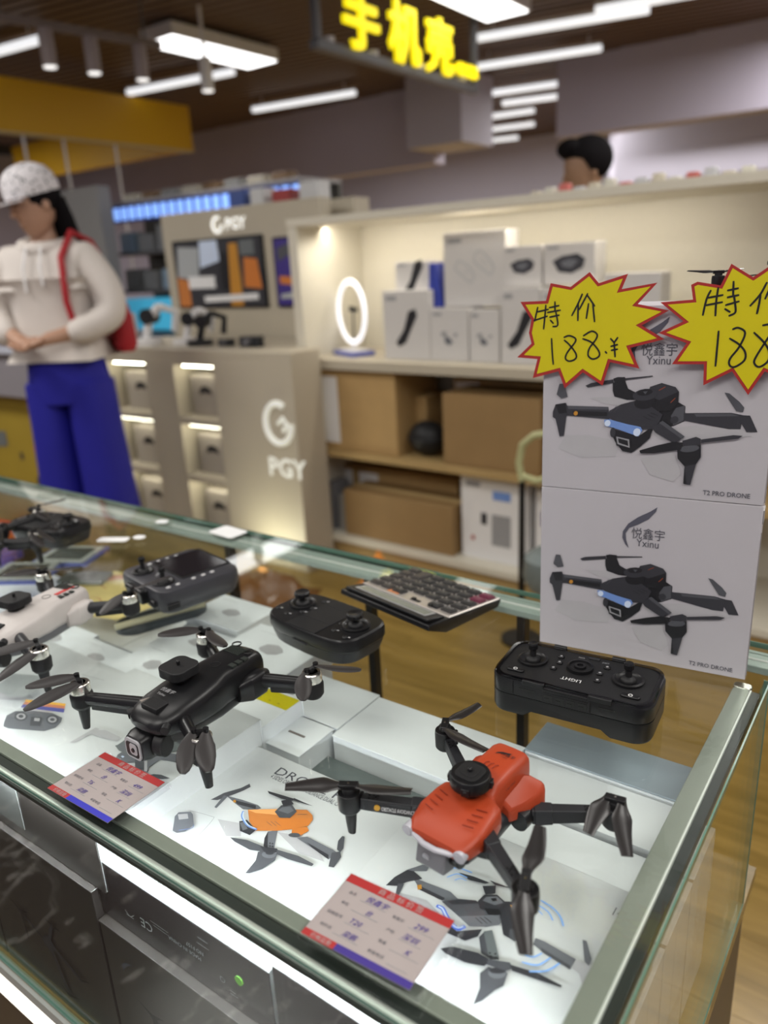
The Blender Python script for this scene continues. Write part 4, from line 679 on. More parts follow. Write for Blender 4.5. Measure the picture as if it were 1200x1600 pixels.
# ================================================================== STACKED DRONE BOXES + PRICE STARS
def t2box(label, z):
    t = thing('drone_carton', label, 'box', (-.336, .746, z), R(7.4), 'upright drone cartons stacked on the counter')
    W2, H2, D2 = .2185, .189, .068
    g = G(); g.b2((.0006, .0008, .0005), (W2-.0006, D2, H2-.0005)); ob('body', g, CARD, t, bevel=.0012)
    g = G(); g.b2((0, 0, 0), (W2, .0012, H2)); ob('front_panel', g, CARD, t, bevel=.0009)
    g = G(); g.b2((W2-.0005, .010, .0), (W2+.0006, .0104, H2-.03)); g.b2((W2-.0008, .012, H2-.022), (W2+.0010, .03, H2-.008)); ob('tuck_flap', g, mat('flap_edge', (.35, .34, .35), .6), t)
    f = lambda *a: (a[0], 0, a[1])
    print_on('printed_picture', [('sh',0,[(254,584),(483,598),(812,552),(772,389),(418,349),(171,437)]),('sh',0,[(1099,679),(1527,754),(1939,731),(2024,674),(1536,608),(1192,595)]),('sh',0,[(495,985),(725,1007),(907,973),(820,909),(636,931)]),('sh',0,[(1025,386),(1329,495),(1419,259),(1349,167),(1123,224)]),('fe',0,[(1217,1782),(1151,1729),(1028,1652),(934,1571),(884,1481),(881,1409),(912,1341),(952,1300),(921,1390),(913,1461),(947,1525),(1032,1570),(1135,1641),(1204,1730)]),('d0',0,[(1177,879),(1348,973),(1414,935),(1414,789),(1315,737),(1143,697)]),('d2',0,[(1330,917),(1409,942),(1408,795),(1314,742),(1287,836)]),('d1',0,[(1360,804),(1358,790),(1350,776),(1339,766),(1324,761),(1309,761),(1296,767),(1287,777),(1283,791),(1286,806),(1293,819),(1305,829),(1320,834),(1334,834),(1347,828),(1356,817)]),('d1',0,[(1403,868),(1519,875),(1826,890),(1928,872),(1918,739),(1818,733),(1525,778),(1408,795)]),('d2',0,[(1498,866),(1826,883),(1899,862),(1521,839)]),('d2',0,[(1751,1080),(1792,1074),(1888,996),(1932,944),(1925,900),(1865,909),(1785,1026)]),('d1',0,[(1928,872),(1988,871),(2064,718),(1971,713),(1902,820)]),('d0',0,[(715,1147),(836,1165),(868,1090),(948,1053),(995,986),(862,978),(736,1009),(718,1068)]),('d1',0,[(444,1109),(501,1137),(718,1180),(724,1144),(468,1090)]),('d0',0,[(718,1187),(762,1203),(834,1204),(836,1165),(731,1145)]),('d1',0,[(835,1194),(1093,1225),(1098,1216),(835,1174)]),('d1',0,[(247,896),(683,900),(699,776),(250,793)]),('d2',0,[(259,893),(683,898),(684,872),(260,862)]),('d0',0,[(321,846),(674,848),(671,804),(329,795)]),('or',0,[(374,823),(373,814),(368,806),(361,800),(353,797),(345,797),(338,801),(333,808),(331,816),(332,825),(337,834),(344,840),(352,843),(360,842),(367,839),(372,832)]),('d1',0,[(110,823),(138,905),(247,927),(280,850),(255,781),(232,575),(189,565),(141,749),(111,771)]),('d0',0,[(138,900),(240,921),(261,821),(176,807)]),('d2',0,[(175,1122),(225,1124),(264,989),(197,971),(148,1010)]),('d0',0,[(1058,1045),(1077,1116),(1183,1156),(1313,1120),(1346,1077),(1348,968),(1284,885),(1089,877)]),('d1',0,[(1077,1116),(1183,1156),(1313,1120),(1346,1077),(1275,1042),(1171,989),(1060,1021)]),('r2',8,[(1165,1086),(1217,1118)]),('r2',8,[(1279,969),(1315,1012)]),('d0',0,[(738,680),(991,615),(1098,704),(1139,761),(1103,604),(1018,513),(931,440),(839,454),(766,544),(729,615)]),('d1',0,[(807,932),(995,991),(1211,848),(1183,769),(1121,696),(1010,689),(734,769),(675,797),(696,864)]),('d2',4,[(763,913),(708,853)]),('d2',4,[(797,920),(742,856)]),('d0',4,[(1026,822),(1094,791)]),('d0',4,[(1069,842),(1137,811)]),('d0',4,[(1101,860),(1168,833)]),('d0',0,[(1136,979),(1130,952),(1110,927),(1078,908),(1040,897),(1001,896),(967,905),(944,923),(935,947),(942,974),(963,999),(995,1018),(1033,1029),(1072,1030),(1105,1021),(1127,1003)]),('d1',0,[(1150,1054),(1142,1031),(1118,1008),(1080,989),(1036,978),(990,975),(951,982),(924,997),(914,1018),(922,1042),(947,1065),(985,1084),(1030,1095),(1075,1097),(1113,1090),(1140,1075)]),('d0',0,[(1105,1072),(1100,1059),(1085,1046),(1061,1036),(1033,1029),(1004,1027),(980,1030),(963,1038),(957,1049),(962,1062),(978,1075),(1001,1086),(1030,1092),(1058,1094),(1082,1091),(1099,1083)]),('d2',0,[(1013,1068),(1057,1074),(1037,1042)]),('lb',0,[(646,767),(699,776),(872,736),(1009,714),(1028,680),(991,615),(737,693),(656,705)]),('bw',0,[(712,740),(710,727),(704,715),(695,706),(684,702),(672,702),(662,708),(655,718),(652,730),(654,743),(660,755),(670,763),(681,768),(693,767),(703,762),(709,752)]),('bw',0,[(1011,664),(1009,648),(1002,634),(991,623),(977,617),(963,618),(951,625),(943,637),(940,651),(942,667),(949,682),(960,692),(973,698),(987,697),(999,691),(1008,679)]),('d0',0,[(758,620),(915,596),(925,480),(781,508)]),('li',0,[(775,602),(904,579),(913,493),(790,525)]),('d0',0,[(792,587),(891,566),(898,511),(803,538)]),('d1',0,[(767,647),(765,627),(760,609),(751,597),(741,591),(730,593),(721,603),(714,618),(712,637),(713,657),(718,675),(727,687),(737,693),(748,691),(757,681),(764,666)]),('d1',0,[(1120,708),(1214,787),(1428,638),(1336,566),(1155,664)]),('d2',0,[(1183,764),(1214,787),(1428,643),(1397,620)]),('d0',0,[(1366,527),(1581,567),(1590,445),(1552,374),(1513,155),(1447,162),(1447,341),(1377,416)]),('d1',0,[(1447,341),(1552,374),(1513,155),(1480,156)]),('d2',0,[(1570,540),(1565,526),(1546,511),(1518,498),(1485,489),(1450,485),(1421,487),(1401,495),(1393,507),(1399,521),(1418,536),(1446,549),(1480,558),(1514,562),(1543,560),(1563,552)]),('d0',0,[(1009,473),(1173,536),(1324,582),(1421,582),(1404,509),(1155,454),(1022,444)]),('d1',0,[(1409,597),(1534,645),(1577,628),(1577,567),(1423,550)]),('d1',0,[(1578,621),(1862,681),(1943,679),(1906,648),(1580,587)])], t, (0, 0, 0), X_, Z_, off=.0003)
    text('悦鑫宇', f(*(0.0970, 0.1427)), X_, Vector((0, 0, 1)), .0132, pm('tx'), t, width=.033, off=.0006)
    text('Yxinu', f(*(0.1026, 0.1334)), X_, Z_, .0118, pm('tx'), t, width=.0225, off=.0006)
    text('T2 PRO DRONE', f(*(0.1633, 0.0064)), X_, Z_, .0066, pm('tx'), t, width=.0425, off=.0006, bold=.00008)
    return t
lowb = t2box('white upright drone carton printed with a black drone, lower of the stack of two', .8502)
upb = t2box('white upright drone carton printed with a black drone, upper one behind the price stars', .8502+.1895)
def star(label, key, O, o_pts, i_pts, s_pts):
    t = thing('price_star', label, 'price tag', O, R(7.4))
    n = len(o_pts); P_ = [(x*1e-4, y*1e-4) for x, y in o_pts]
    g = G(); g.prism(P_, 0, .0006); g.v = [(x, -z, y) for x, y, z in g.v]; ob('red_card', g, mat('print_re', PRC['re'], .35), t, smooth=False)
    print_on('yellow_face', i_pts, t, (0, -.0007, 0), X_, Z_); print_on('handwriting', s_pts, t, (0, -.001, 0), X_, Z_, off=.0002, step=.000005)
    return t
star('yellow star price card with red border reading 188, left of the two and shown whole', 'st1', (-.336, .741, 1.04), [('re',0,[(468,2214),(560,2108),(831,2184),(778,2045),(1102,2094),(934,1904),(1222,1840),(980,1705),(1196,1575),(884,1493),(979,1295),(696,1353),(632,1119),(431,1247),(250,1080),(180,1253),(-90,1177),(-42,1374),(-260,1389),(-107,1532),(-135,1640),(-109,1768),(-228,1949),(39,1954),(84,2123),(284,2080)])][0][2], [('ye',0,[(465,2175),(551,2076),(785,2142),(734,2011),(1045,2063),(881,1888),(1156,1831),(924,1707),(1128,1585),(844,1513),(929,1335),(675,1387),(614,1166),(428,1285),(262,1133),(198,1290),(-46,1222),(-3,1402),(-186,1415),(-72,1522),(-103,1640),(-76,1773),(-173,1921),(63,1925),(107,2089),(293,2050)])], [('ink',17,[(-44,1889),(-73,1761)]),('ink',17,[(-52,1847),(62,1870)]),('ink',17,[(-78,1763),(53,1803)]),('ink',17,[(40,1908),(31,1787),(21,1682)]),('ink',17,[(80,1887),(171,1905)]),('ink',17,[(133,1939),(135,1852)]),('ink',17,[(63,1841),(185,1860)]),('ink',17,[(86,1795),(173,1812)]),('ink',17,[(144,1844),(166,1718),(120,1702)]),('ink',17,[(93,1761),(117,1736)]),('ink',17,[(402,2006),(363,1916),(308,1810)]),('ink',17,[(367,1916),(367,1762)]),('ink',17,[(454,2009),(381,1869)]),('ink',17,[(455,1995),(526,1898)]),('ink',17,[(468,1914),(451,1782)]),('ink',17,[(509,1919),(532,1750)]),('ink',17,[(105,1579),(114,1447),(127,1328)]),('ink',17,[(236,1596),(286,1611),(346,1585),(343,1543),(272,1448),(252,1384),(296,1358),(356,1385),(355,1438),(288,1522),(239,1564)]),('ink',17,[(431,1612),(508,1654),(561,1624),(552,1575),(492,1491),(480,1418),(527,1382),(586,1408),(584,1461),(511,1544),(426,1579)]),('ink',17,[(651,1453),(659,1444)]),('ink',17,[(697,1579),(730,1544)]),('ink',17,[(760,1589),(730,1544)]),('ink',17,[(704,1509),(759,1524)]),('ink',17,[(710,1470),(761,1480)]),('ink',17,[(730,1544),(744,1410)])])
star('yellow star price card with red border, right one cut by the picture edge', 'st2', (-.336, .738, 1.04), [('re',0,[(1731,2236),(1917,2115),(2120,2261),(2176,2090),(2358,2125),(2339,1936),(2551,1846),(2421,1719),(2564,1567),(2393,1522),(2442,1345),(2255,1410),(2232,1227),(2086,1293),(1968,1074),(1815,1288),(1578,1152),(1569,1349),(1286,1345),(1404,1542),(1147,1637),(1363,1741),(1148,1917),(1433,1935),(1407,2066),(1460,2092),(1657,2053)])][0][2], [('ye',0,[(1745,2198),(1921,2084),(2109,2221),(2162,2060),(2331,2093),(2314,1920),(2507,1839),(2386,1722),(2518,1582),(2363,1543),(2407,1384),(2234,1444),(2211,1265),(2074,1328),(1964,1124),(1821,1324),(1603,1199),(1595,1378),(1337,1374),(1445,1557),(1216,1640),(1413,1734),(1214,1895),(1464,1910),(1437,2050),(1466,2064),(1673,2023)])], [('ink',18,[(1577,2008),(1548,1933),(1528,1800)]),('ink',18,[(1563,1949),(1679,1969)]),('ink',18,[(1543,1882),(1679,1907)]),('ink',18,[(1639,2029),(1632,1920),(1634,1793)]),('ink',18,[(1724,2009),(1801,2024)]),('ink',18,[(1762,2079),(1768,1961)]),('ink',18,[(1727,1949),(1809,1965)]),('ink',18,[(1718,1882),(1816,1910)]),('ink',18,[(1775,1961),(1792,1883),(1798,1815),(1753,1788)]),('ink',18,[(1714,1845),(1750,1822)]),('ink',18,[(2029,2062),(1987,1966),(1918,1874)]),('ink',18,[(1990,1955),(1985,1879),(1976,1807)]),('ink',18,[(2078,2072),(2031,1932)]),('ink',18,[(2079,2061),(2149,1962)]),('ink',18,[(2099,1963),(2091,1833)]),('ink',18,[(2159,1967),(2192,1787)]),('ink',18,[(1673,1647),(1672,1520),(1670,1339)]),('ink',18,[(1794,1669),(1836,1680),(1895,1634),(1856,1509),(1790,1405),(1789,1346),(1834,1329),(1909,1389),(1910,1463),(1854,1532),(1775,1583)]),('ink',18,[(2037,1701),(2093,1706),(2119,1656),(2084,1589),(2001,1418),(1996,1361),(2040,1333),(2103,1385),(2106,1465),(2062,1544),(1971,1634)]),('ink',18,[(2176,1375),(2186,1366)]),('ink',18,[(2203,1522),(2232,1483)]),('ink',18,[(2257,1533),(2232,1483),(2251,1342)]),('ink',18,[(2210,1454),(2264,1466)]),('ink',18,[(2215,1415),(2268,1427)])])
td = toy_drone('toy_drone', 'dark toy drone lying on top of the stacked cartons behind the right price star', (-.1360, .8330, 1.2290), R(6), DGR, None, [((-.125, -.05, .046), (-.05, -.04, .046)), ((.06, -.03, .05), (.10, -.10, .04)), ((-.08, .1, .034), (-.03, .05, .034)), ((.08, .1, .03), (.11, .03, .03))], False)
td.scale = (.62, .62, .62)

# ================================================================== PRICE TAGS on the front rail
def price_tag(label, loc, rz, words, col2):
    t = thing('price_tag', label, 'price tag', loc, rz, 'acrylic price tags on the front rail'); W2, D2 = .0855, .0600
    g = G(); g.prism(rrect(W2+.009, D2+.004, .0015, cx=.0025), 0, .0030); ob('acrylic_holder', g, AC, t, smooth=False)
    g = G(); g.b2((-W2/2, -D2/2, .0031), (W2/2, D2/2, .0034)); pp = ob('paper', g, pm('pap'), t, smooth=False)
    mm = 1e-3
    def bar(c, x0, y0, x1, y1, z=.0036): g = G(); g.b2((x0*mm, y0*mm, z-.0001), (x1*mm, y1*mm, z)); return ob('printed_band', g, pm(c), pp, smooth=False)
    bar('red', -42.7, 22.5, 42.7, 30); bar('red', -42.7, -30, -16, -24.5); bar(col2, -16, -30, 42.7, -24.5)
    tx = lambda s, x, y, sz, c, **k: text(s, (x*mm, y*mm, .0036), X_, Y_, sz*mm, pm(c), pp, off=.0002, **k)
    tx('商 品 标 价 签', -16, 24.0, 6, 'pap'); tx('价格监督', -36, -29, 4.2, 'pap')
    for k, (s, x, y) in enumerate([('品名', -34, 14), ('单位', -34, 4), ('规格型号', -38, -7), ('物价员', -36, -18), ('零售价', 4, 11), ('产地', 6, 0), ('等级', 6, -10), ('举报电话', 4, -20)]): tx(s, x, y, 3.2, 'tx'); 
    g = G()
    for x0, x1, y in ((-23, -2, 12.5), (-24, -2, 2.5), (-22, -2, -8.5), (-24, -4, -19.5), (18, 38, 9.5), (17, 34, -1.5), (16, 38, -11.5), (20, 36, -21.5)): g.b2((x0*mm, y*mm, .0035), (x1*mm, (y+.35)*mm, .0037))
    ob('rule_line', g, pm('lgy'), pp, smooth=False)
    for s, x, y, sz in words: tx(s, x, y, sz, 'pur', shear=.3)
    return t
price_tag('acrylic price tag with red and blue bands lying on the rail beside the black drone', (-.5475, .3060, .8503), R(1), [('悦鑫宇', -20, 14, 6), ('台', -14, 4, 5.5), ('T6', -19, -7, 6), ('梁鹏', -18, -18, 5.5), ('499', 21, 11, 6.5), ('深圳', 18, 0, 6), ('K', 26, -10, 6)], 'blu')
price_tag('acrylic price tag reading 299 with a scuffed purple band, in front of the red drone', (-.2560, .3140, .8503), R(3), [('悦鑫宇', -20, 14, 6), ('台', -14, 4, 5.5), ('T20', -20, -7, 6), ('梁鹏', -18, -18, 5.5), ('299', 21, 11, 6.5), ('深圳', 18, 0, 6), ('K', 26, -10, 6)], 'pur')

# ================================================================== OTHER THINGS INSIDE THE CASE
pt = thing('pen_tray', 'dark grey oval tray with a cream rod across it, below the screen controller', 'tray', (-.885, .630, .7925), R(70))
g = G(); g.loft([[(x, y, z) for x, y in rrect(.135*s_, .050*s_, .022*s_, 8)] for s_, z in ((.9, 0), (1, .003), (1, .010), (.94, .012), (.9, .006))]); ob('shell', g, mat('slate_plastic', (.045, .055, .065), .4), pt)
g = G(); g.cyl((-.07, -.012, .0165), (.06, -.020, .0165), .0048, n=14); tag(ob('cream_rod', g, mat('cream_rod', (.55, .50, .33), .5), pt), 'cream coloured rod')
kp = thing('instruction_sheet', 'yellow printed instruction sheet with red marks, behind the pale drone', 'paper', (-1.075, .675, .7732))
g = G(); g.prism([(-.10, -.05), (-.02, -.085), (.09, -.055), (.105, .02), (.03, .085), (-.09, .07), (-.115, .0)], 0, .0015); ob('sheet', g, mat('yellow_paper', (.68, .54, .22), .6, noise=(30, .2)), kp)
print_on('printed_marks', [('red', 14, [(-300, -300), (-100, -200), (150, -300)]), ('red', 12, [(-700, 200), (-300, 100)]), ('red', 20, [(0, -600), (120, -560)]), ('oo', 0, [(-1000, 300), (-500, 700), (-200, 720), (-800, 100)]), ('tx', 4, [(200, 200), (700, 100)]), ('tx', 4, [(200, 100), (700, 0)]), ('tx', 4, [(180, 0), (650, -100)]), ('red', 10, [(500, 400), (560, 380)]), ('tx', 4, [(-600, -200), (-300, -280)])], kp, (0, 0, .0016), X_, Y_)
g = G(); g.prism(rrect(.085, .045, .003), 0, .008); tag(ob('foil_pouch', g, mat('foil_grey', (.14, .16, .155), .3, .3, noise=(80, .6)), loc=(-1.172, .690, .7752), rz=.5, bevel=.002), 'small dark foil pouch on the yellow sheet', 'pouch')
for i, (x, y, rz, lb) in enumerate([(-1.300, .650, .55, 'small frame with blue and white border at the left edge of the case'), (-1.300, .745, .45, 'small frame with blue and white border, right of its twin, below the far-left controller')]):
    t = thing('picture_frame', lb, 'frame', (x, y, .7745), rz, 'bordered frames in the case')
    g = G(); g.prism(rrect(.115, .095, .006), 0, .006); ob('backing', g, mat('blue_border', (.10, .12, .38), .4), t, bevel=.001)
    g = G(); g.prism(rrect(.100, .082, .004), .006, .0085); ob('mount', g, mat('cream_mount', (.42, .43, .40), .5), t, bevel=.0006)
    g = G(); g.prism(rrect(.076, .058, .002), .0085, .0089); ob('dark_picture', g, mat('dark_picture', (.07, .075, .07), .15), t)
g = G(); g.prism(rrect(.13, .10, .004), 0, .02); tag(ob('gift_box', g, mat('purple_foil_card', (.12, .08, .30), .2, noise=(25, .8)), loc=(-1.56, .70, .7325), rz=.2, bevel=.001), 'purple and violet foil box at the left edge of the case', 'box')
g = G(); g.prism(rrect(.12, .08, .004), 0, .03); tag(ob('gift_box', g, mat('red_orange_card', (.65, .09, .03), .5), loc=(-1.66, .795, .7325), rz=.1, bevel=.001), 'red-orange box at the far left edge of the case', 'box')
for k, (xa, xb) in enumerate([(-1.86, -1.645), (-2.08, -1.865)]):
    for ya in (.364, .492, .62):
        carton('stock_box', 'plain white stock box of the lower layer, mostly hidden under other boxes', xa, xb, ya, ya+.124, .5502, .7315, WHB, 'hidden stock boxes of the lower layer')
g = G(); g.lathe((0, 0, 0), [(.016, 0), (.018, .002), (.018, .022), (.016, .024), (.009, .024), (.009, 0)]); tag(ob('tape_roll', g, mat('tape_clear', (.45, .45, .38), .3), loc=(-.605, .67, .7985)), 'small roll of clear tape on a white box beyond the black drone', 'tape')

# ================================================================== SHELF UNIT BEHIND
SA = R(-2); sa = Vector((math.cos(SA), math.sin(SA), 0)); sn = Vector((-math.sin(SA), math.cos(SA), 0)); SO = Vector((-2.24, 2.5, 0))
def SW(u, d, z=0): return SO+sa*u+sn*d+Z_*z
sf = thing('display_shelf', 'beige display shelf unit with lit top bay and two tan lower shelves, across the back', 'shelf', SO, SA)
UR = 3.1; DP = .42
def sb(name, a, b, m, bevel=.002, **k): g = G(); g.b2(a, b); return ob(name, g, m, sf, bevel=bevel, **k)
sb('back_panel', (0, DP, 0), (UR, DP+.02, 1.44), BEIW)
sb('left_panel', (-.03, 0, 0), (.02, DP+.02, 1.45), BEIW); sb('right_panel', (UR, 0, 0), (UR+.04, DP+.02, 1.45), BEIW)
sb('top_board', (-.03, -.005, 1.437), (UR+.04, DP+.03, 1.467), BEIW)
sb('display_deck', (.02, -.005, .865), (UR, DP, .905), BEI)
sb('middle_shelf', (.02, 0, .485), (UR, DP, .515), MT['shelf_wood']); sb('bottom_board', (.02, -.01, .095), (UR, DP, .125), BEIW)
sb('plinth', (.02, .01, 0), (UR, .03, .095), TAN); 
for u in (1.52,): sb('upright', (u, .02, .125), (u+.02, DP, .485), BEIW); sb('upright', (u, .02, .515), (u+.02, DP, .865), BEIW)
sb('led_tube', (.03, .012, .86), (.05, .03, .865), BEIW)
g = G(); g.b2((.022, .004, .56), (.042, .014, .86)); ob('lit_edge', g, mat('cream_light_strip', (1, .95, .8), emit=.9), sf, smooth=False)
area('bay_light', SW(.16, .08, 1.40), .05, .05, .5, (1, .95, .85))

PD = [('d1', 0, [(-300, 60), (-120, 140), (160, 170), (300, 80), (260, -60), (60, -150), (-180, -120)]), ('d3', 0, [(-150, 40), (20, 90), (180, 60), (60, -60), (-100, -40)])]
PS = [('d0', 0, [(-250, -300), (-60, -60), (60, 280), (220, 330), (260, 200), (120, -40), (-20, -300), (-180, -380)])]
PG = [('gy', 14, [(-260, 150), (-320, 40), (-200, -60), (-60, -160), (0, -60), (-90, 60), (-200, 130), (-260, 150)]), ('gy', 14, [(60, 260), (0, 150), (120, 40), (260, -60), (320, 40), (240, 160), (120, 260), (60, 260)]), ('gy', 10, [(-150, 20), (-90, -30)]), ('gy', 10, [(120, 160), (200, 90)])]
PC = [('lgy', 0, [(-260, 60), (-180, 120), (-60, 100), (-100, 0), (-220, -20)]), ('d3', 0, [(-120, 20), (40, -60), (120, -160), (0, -240), (-140, -160)]), ('lgy', 0, [(140, 60), (240, 80), (260, 0), (160, -20)])]
def sbox(label, a, b, dep, m, pr=None, scale=1, cat='box', name='product_box', group='white product boxes on the lit shelf', extra=None):
    """a = top-left, b = bottom-right of its face, (u, depth, z) on the shelf"""
    u0, d0, z1 = a; u1, _, z0 = b; w_, h_ = u1-u0, z1-z0
    t = thing(name, label, cat, SW(u0, d0, z0), SA, group)
    g = G(); g.b2((0, .001, 0), (w_, dep, h_)); ob('carton', g, m, t, bevel=.003)
    g = G(); g.b2((.0, 0, .0), (w_, .002, h_)); ob('front_panel', g, m, t, bevel=.002)
    if pr: print_on('printed_picture', [(c, wd*3, [(int(x*scale), int(y*scale)) for x, y in p]) for c, wd, p in pr], t, (w_*.5, 0, h_*.48), X_, Z_, off=.001, step=.0004)
    g = G(); g.b2((w_*.08, -.0015, h_*.86), (w_*.30, 0, h_*.92)); ob('printed_title', g, pm('lgy'), t, smooth=False)
    return t
PW = mat('product_white', (.58, .56, .54), .5)
Q = .8845+.0205
def dk(a): return (a[0], a[1], Q)
sbox('white box with a dark slanted object printed, upper one right of the ring light', (0.397, 0.160, 1.279), (0.566, 0.160, 1.164), .10, PW, PS, 2.0)
sbox('white box with a dark slanted object printed, lower one right of the ring light', (0.371, 0.100, 1.172), dk((0.598, 0.100, 0.932)), .12, PW, PS, 2.1)
sbox('large white box with pale ring shapes printed, standing tallest on the shelf', (0.643, 0.140, 1.373), (0.909, 0.140, 1.107), .10, PW, PG, 2.6)
sbox('small white box with dark gadget printed, left one of the raised pair', (0.904, 0.130, 1.312), (1.056, 0.130, 1.176), .10, PW, PD, 1.6)
sbox('small white box with dark gadget printed, right one of the raised pair', (1.064, 0.130, 1.314), (1.249, 0.130, 1.178), .10, PW, PD, 2.0)
sbox('white box with grey clips printed, under the tallest white box at left', (0.601, 0.100, 1.103), dk((0.771, 0.100, 0.923)), .12, PW, PC, 1.5)
sbox('white box with grey clips printed, under the tallest white box at right', (0.777, 0.100, 1.097), dk((0.906, 0.100, 0.922)), .12, PW, PC, 1.3)
sbox('white box with a dark upright gadget printed, left of the yellow star', (0.918, 0.090, 1.173), dk((1.070, 0.090, 0.915)), .12, PW, PS, 2.0)
sbox('white box standing behind the left yellow star', (1.074, 0.090, 1.169), dk((1.280, 0.090, 0.922)), .12, PW, PD, 2.0)
sbox('white box with pale frame above the left yellow star', (1.290, 0.120, 1.208), dk((1.476, 0.120, 0.925)), .10, PW, PD, 1.6)
# blue wedge box
(u0, d0, z1) = (0.575, 0.130, 1.268); (u1, _, z0) = (0.635, 0.130, 1.105)
t = thing('blue_box', 'narrow blue wedge-shaped pack beside the tallest white box', 'box', SW(u0, d0, z0), SA)
g = G(); w_ = u1-u0; h_ = z1-z0; g.prism([(0, 0), (w_, 0), (w_*.6, h_), (w_*.1, h_)], 0, .08); g.v = [(x, z, y) for x, y, z in g.v]; g.f = [f[::-1] for f in g.f]; ob('pack', g, mat('royal_blue_card', (.03, .05, .34), .4), t, bevel=.002)
# supports that fill the second layer behind
# ring light on its tray
(ru, rd, rz_) = (0.145, 0.170, 1.085); (ruL, _, _) = (0.009, 0.170, 1.085); (_, _, rzT) = (0.156, 0.170, 1.219)
t = thing('ring_light', 'white ring light standing on a blue and white tray at the shelf left end', 'lamp', SW(ru, rd, Q), R(-26))
rr = (rzT-rz_)-.008; zc = rz_-Q
g = G(); g.tube([(rr*math.cos(a), 0, zc+rr*math.sin(a)) for a in [2*PI*k/40 for k in range(40)]], .0125, n=12, closed=True); g.v = [(x, y*.7, z) for x, y, z in g.v]; rg = ob('ring', g, mat('ring_light_diffuser', (.95, .95, 1), .4, emit=.75), t)
g = G(); g.cyl((0, 0, .015), (0, 0, max(.03, zc-rr)), .008, n=12); ob('stem', g, WH, t)
g = G(); g.prism(rrect(.20, .12, .02), 0, .018); ob('foot', g, mat('blue_tray', (.12, .14, .42), .4), t, bevel=.003)
g = G(); g.prism(rrect(.15, .08, .02), .018, .024); ob('foot_pad', g, WH, t, bevel=.002)
g = G(); g.box((0, .01, zc+.01), (.05, .012, .018), rz=.2); g.box((-.015, .008, zc+.02), (.03, .010, .008)); g.cyl((0, 0.005, zc-rr), (0, .008, zc), .004, n=8); ob('phone_clip', g, DGR, t, bevel=.002)

def kbox(label, a, b, dep, m=KRAFT, z0=None, lab=(), group='cardboard cartons on the lower shelves', tape=True, mtop=None):
    u0, d0, z1 = a; u1 = b[0]; z0 = b[2] if z0 is None else z0; w_, h_ = u1-u0, z1-z0
    t = thing('cardboard_carton', label, 'box', SW(u0, d0, z0), SA, group)
    g = G(); g.b2((0, 0, 0), (w_, dep, h_)); ob('carton', g, m, t, bevel=.004)
    if tape: g = G(); g.b2((0, dep*.5-.02, h_), (w_, dep*.5+.02, h_+.001)); ob('tape', g, TAPE, t, smooth=False)
    for x0, x1, zz0, zz1 in lab:
        g = G(); g.b2((w_*x0, -.0015, h_*zz0), (w_*x1, 0, h_*zz1)); ob('paper_label', g, WH, t, smooth=False)
    return t
Q2, Q3 = .5155, .1255
kbox('big cardboard carton with a tall white label, left end of the middle shelf', (0.037, 0.030, 0.857), (0.467, 0.030, 0.579), .30, z0=Q2, lab=[(.06, .28, .08, .92)])
kbox('dark printed cardboard carton in front, right end of the middle shelf', (0.698, 0.020, 0.794), (1.113, 0.020, 0.562), .22, KRAFTD, z0=Q2)
kbox('plain cardboard carton behind the black round gadget on the middle shelf', (0.416, 0.170, 0.743), (0.520, 0.170, 0.554), .16, z0=Q2)
kbox('cardboard carton with white labels behind the dark printed one', (0.603, 0.250, 0.816), (1.016, 0.250, 0.561), .14, z0=Q2, lab=[(.03, .30, .55, .95), (.6, .95, .6, .75)])
kbox('long cardboard carton with two labels, behind on the bottom shelf', (-0.045, 0.200, 0.393), (0.646, 0.200, 0.253), .19, z0=Q3, lab=[(.04, .16, .55, .92), (.22, .38, .5, .9)])
kbox('low cardboard carton in front on the bottom shelf', (0.160, 0.020, 0.336), (0.732, 0.020, 0.215), .17, KRAFTD, z0=Q3)
t = sbox('white printed box at the right of the bottom shelf with a grey panel', (0.752, 0.060, 0.476), (lambda b: (b[0], b[1], Q3))((1.041, 0.060, 0.206)), .20, WH, [('lgy', 0, [(-20, -330), (260, -330), (260, 100), (-20, 100)]), ('d1', 0, [(-180, -60), (-90, -60), (-90, 100), (-180, 100)]), ('lb', 0, [(0, 300), (260, 300), (260, 420), (0, 420)]), ('re', 0, [(-330, -300), (-280, -300), (-280, -240), (-330, -240)])], 3.0, group='boxes on the bottom shelf')
sbox('white box with purple edge behind the black stand on the bottom shelf', (1.070, 0.080, 0.494), (lambda b: (b[0], b[1], Q3))((1.235, 0.080, 0.237)), .20, WH, [('pur', 0, [(-200, 0), (-150, 0), (-150, 200), (-200, 200)])], 3.0, group='boxes on the bottom shelf')
(u_, d_, z_) = (0.591, 0.120, 0.777)
g = G(); g.ball((0, 0, 0), .085, sc=(1, .8, .85)); g.v = [(x, y, z+.075) for x, y, z in g.v]; t = thing('headphones_case', 'black round case between the cartons on the middle shelf', 'case', SW(u_-.02, .10, Q2), SA); ob('case_body', g, BLK2, t)
g = G(); g.tube([(.086*math.cos(a), .069*math.sin(a), .075) for a in [2*PI*k/24 for k in range(24)]], .003, n=6, closed=True); ob('zip', g, DGR, t)
for i, (u, h_, c) in enumerate([(.10, .22, (.16, .16, .17)), (.165, .17, (.28, .27, .25))]):
    g = G(); g.prism(rrect(.05, .12, .01), 0, h_, .9); tag(ob('grey_pack', g, mat('grey_pack_%s' % ('dark' if i == 0 else 'light'), c, .5), loc=SW(u-.04, .10, Q3), rz=SA, bevel=.004), ('dark grey' if i == 0 else 'light grey shorter')+' pack at the left end of the bottom shelf', 'pack')
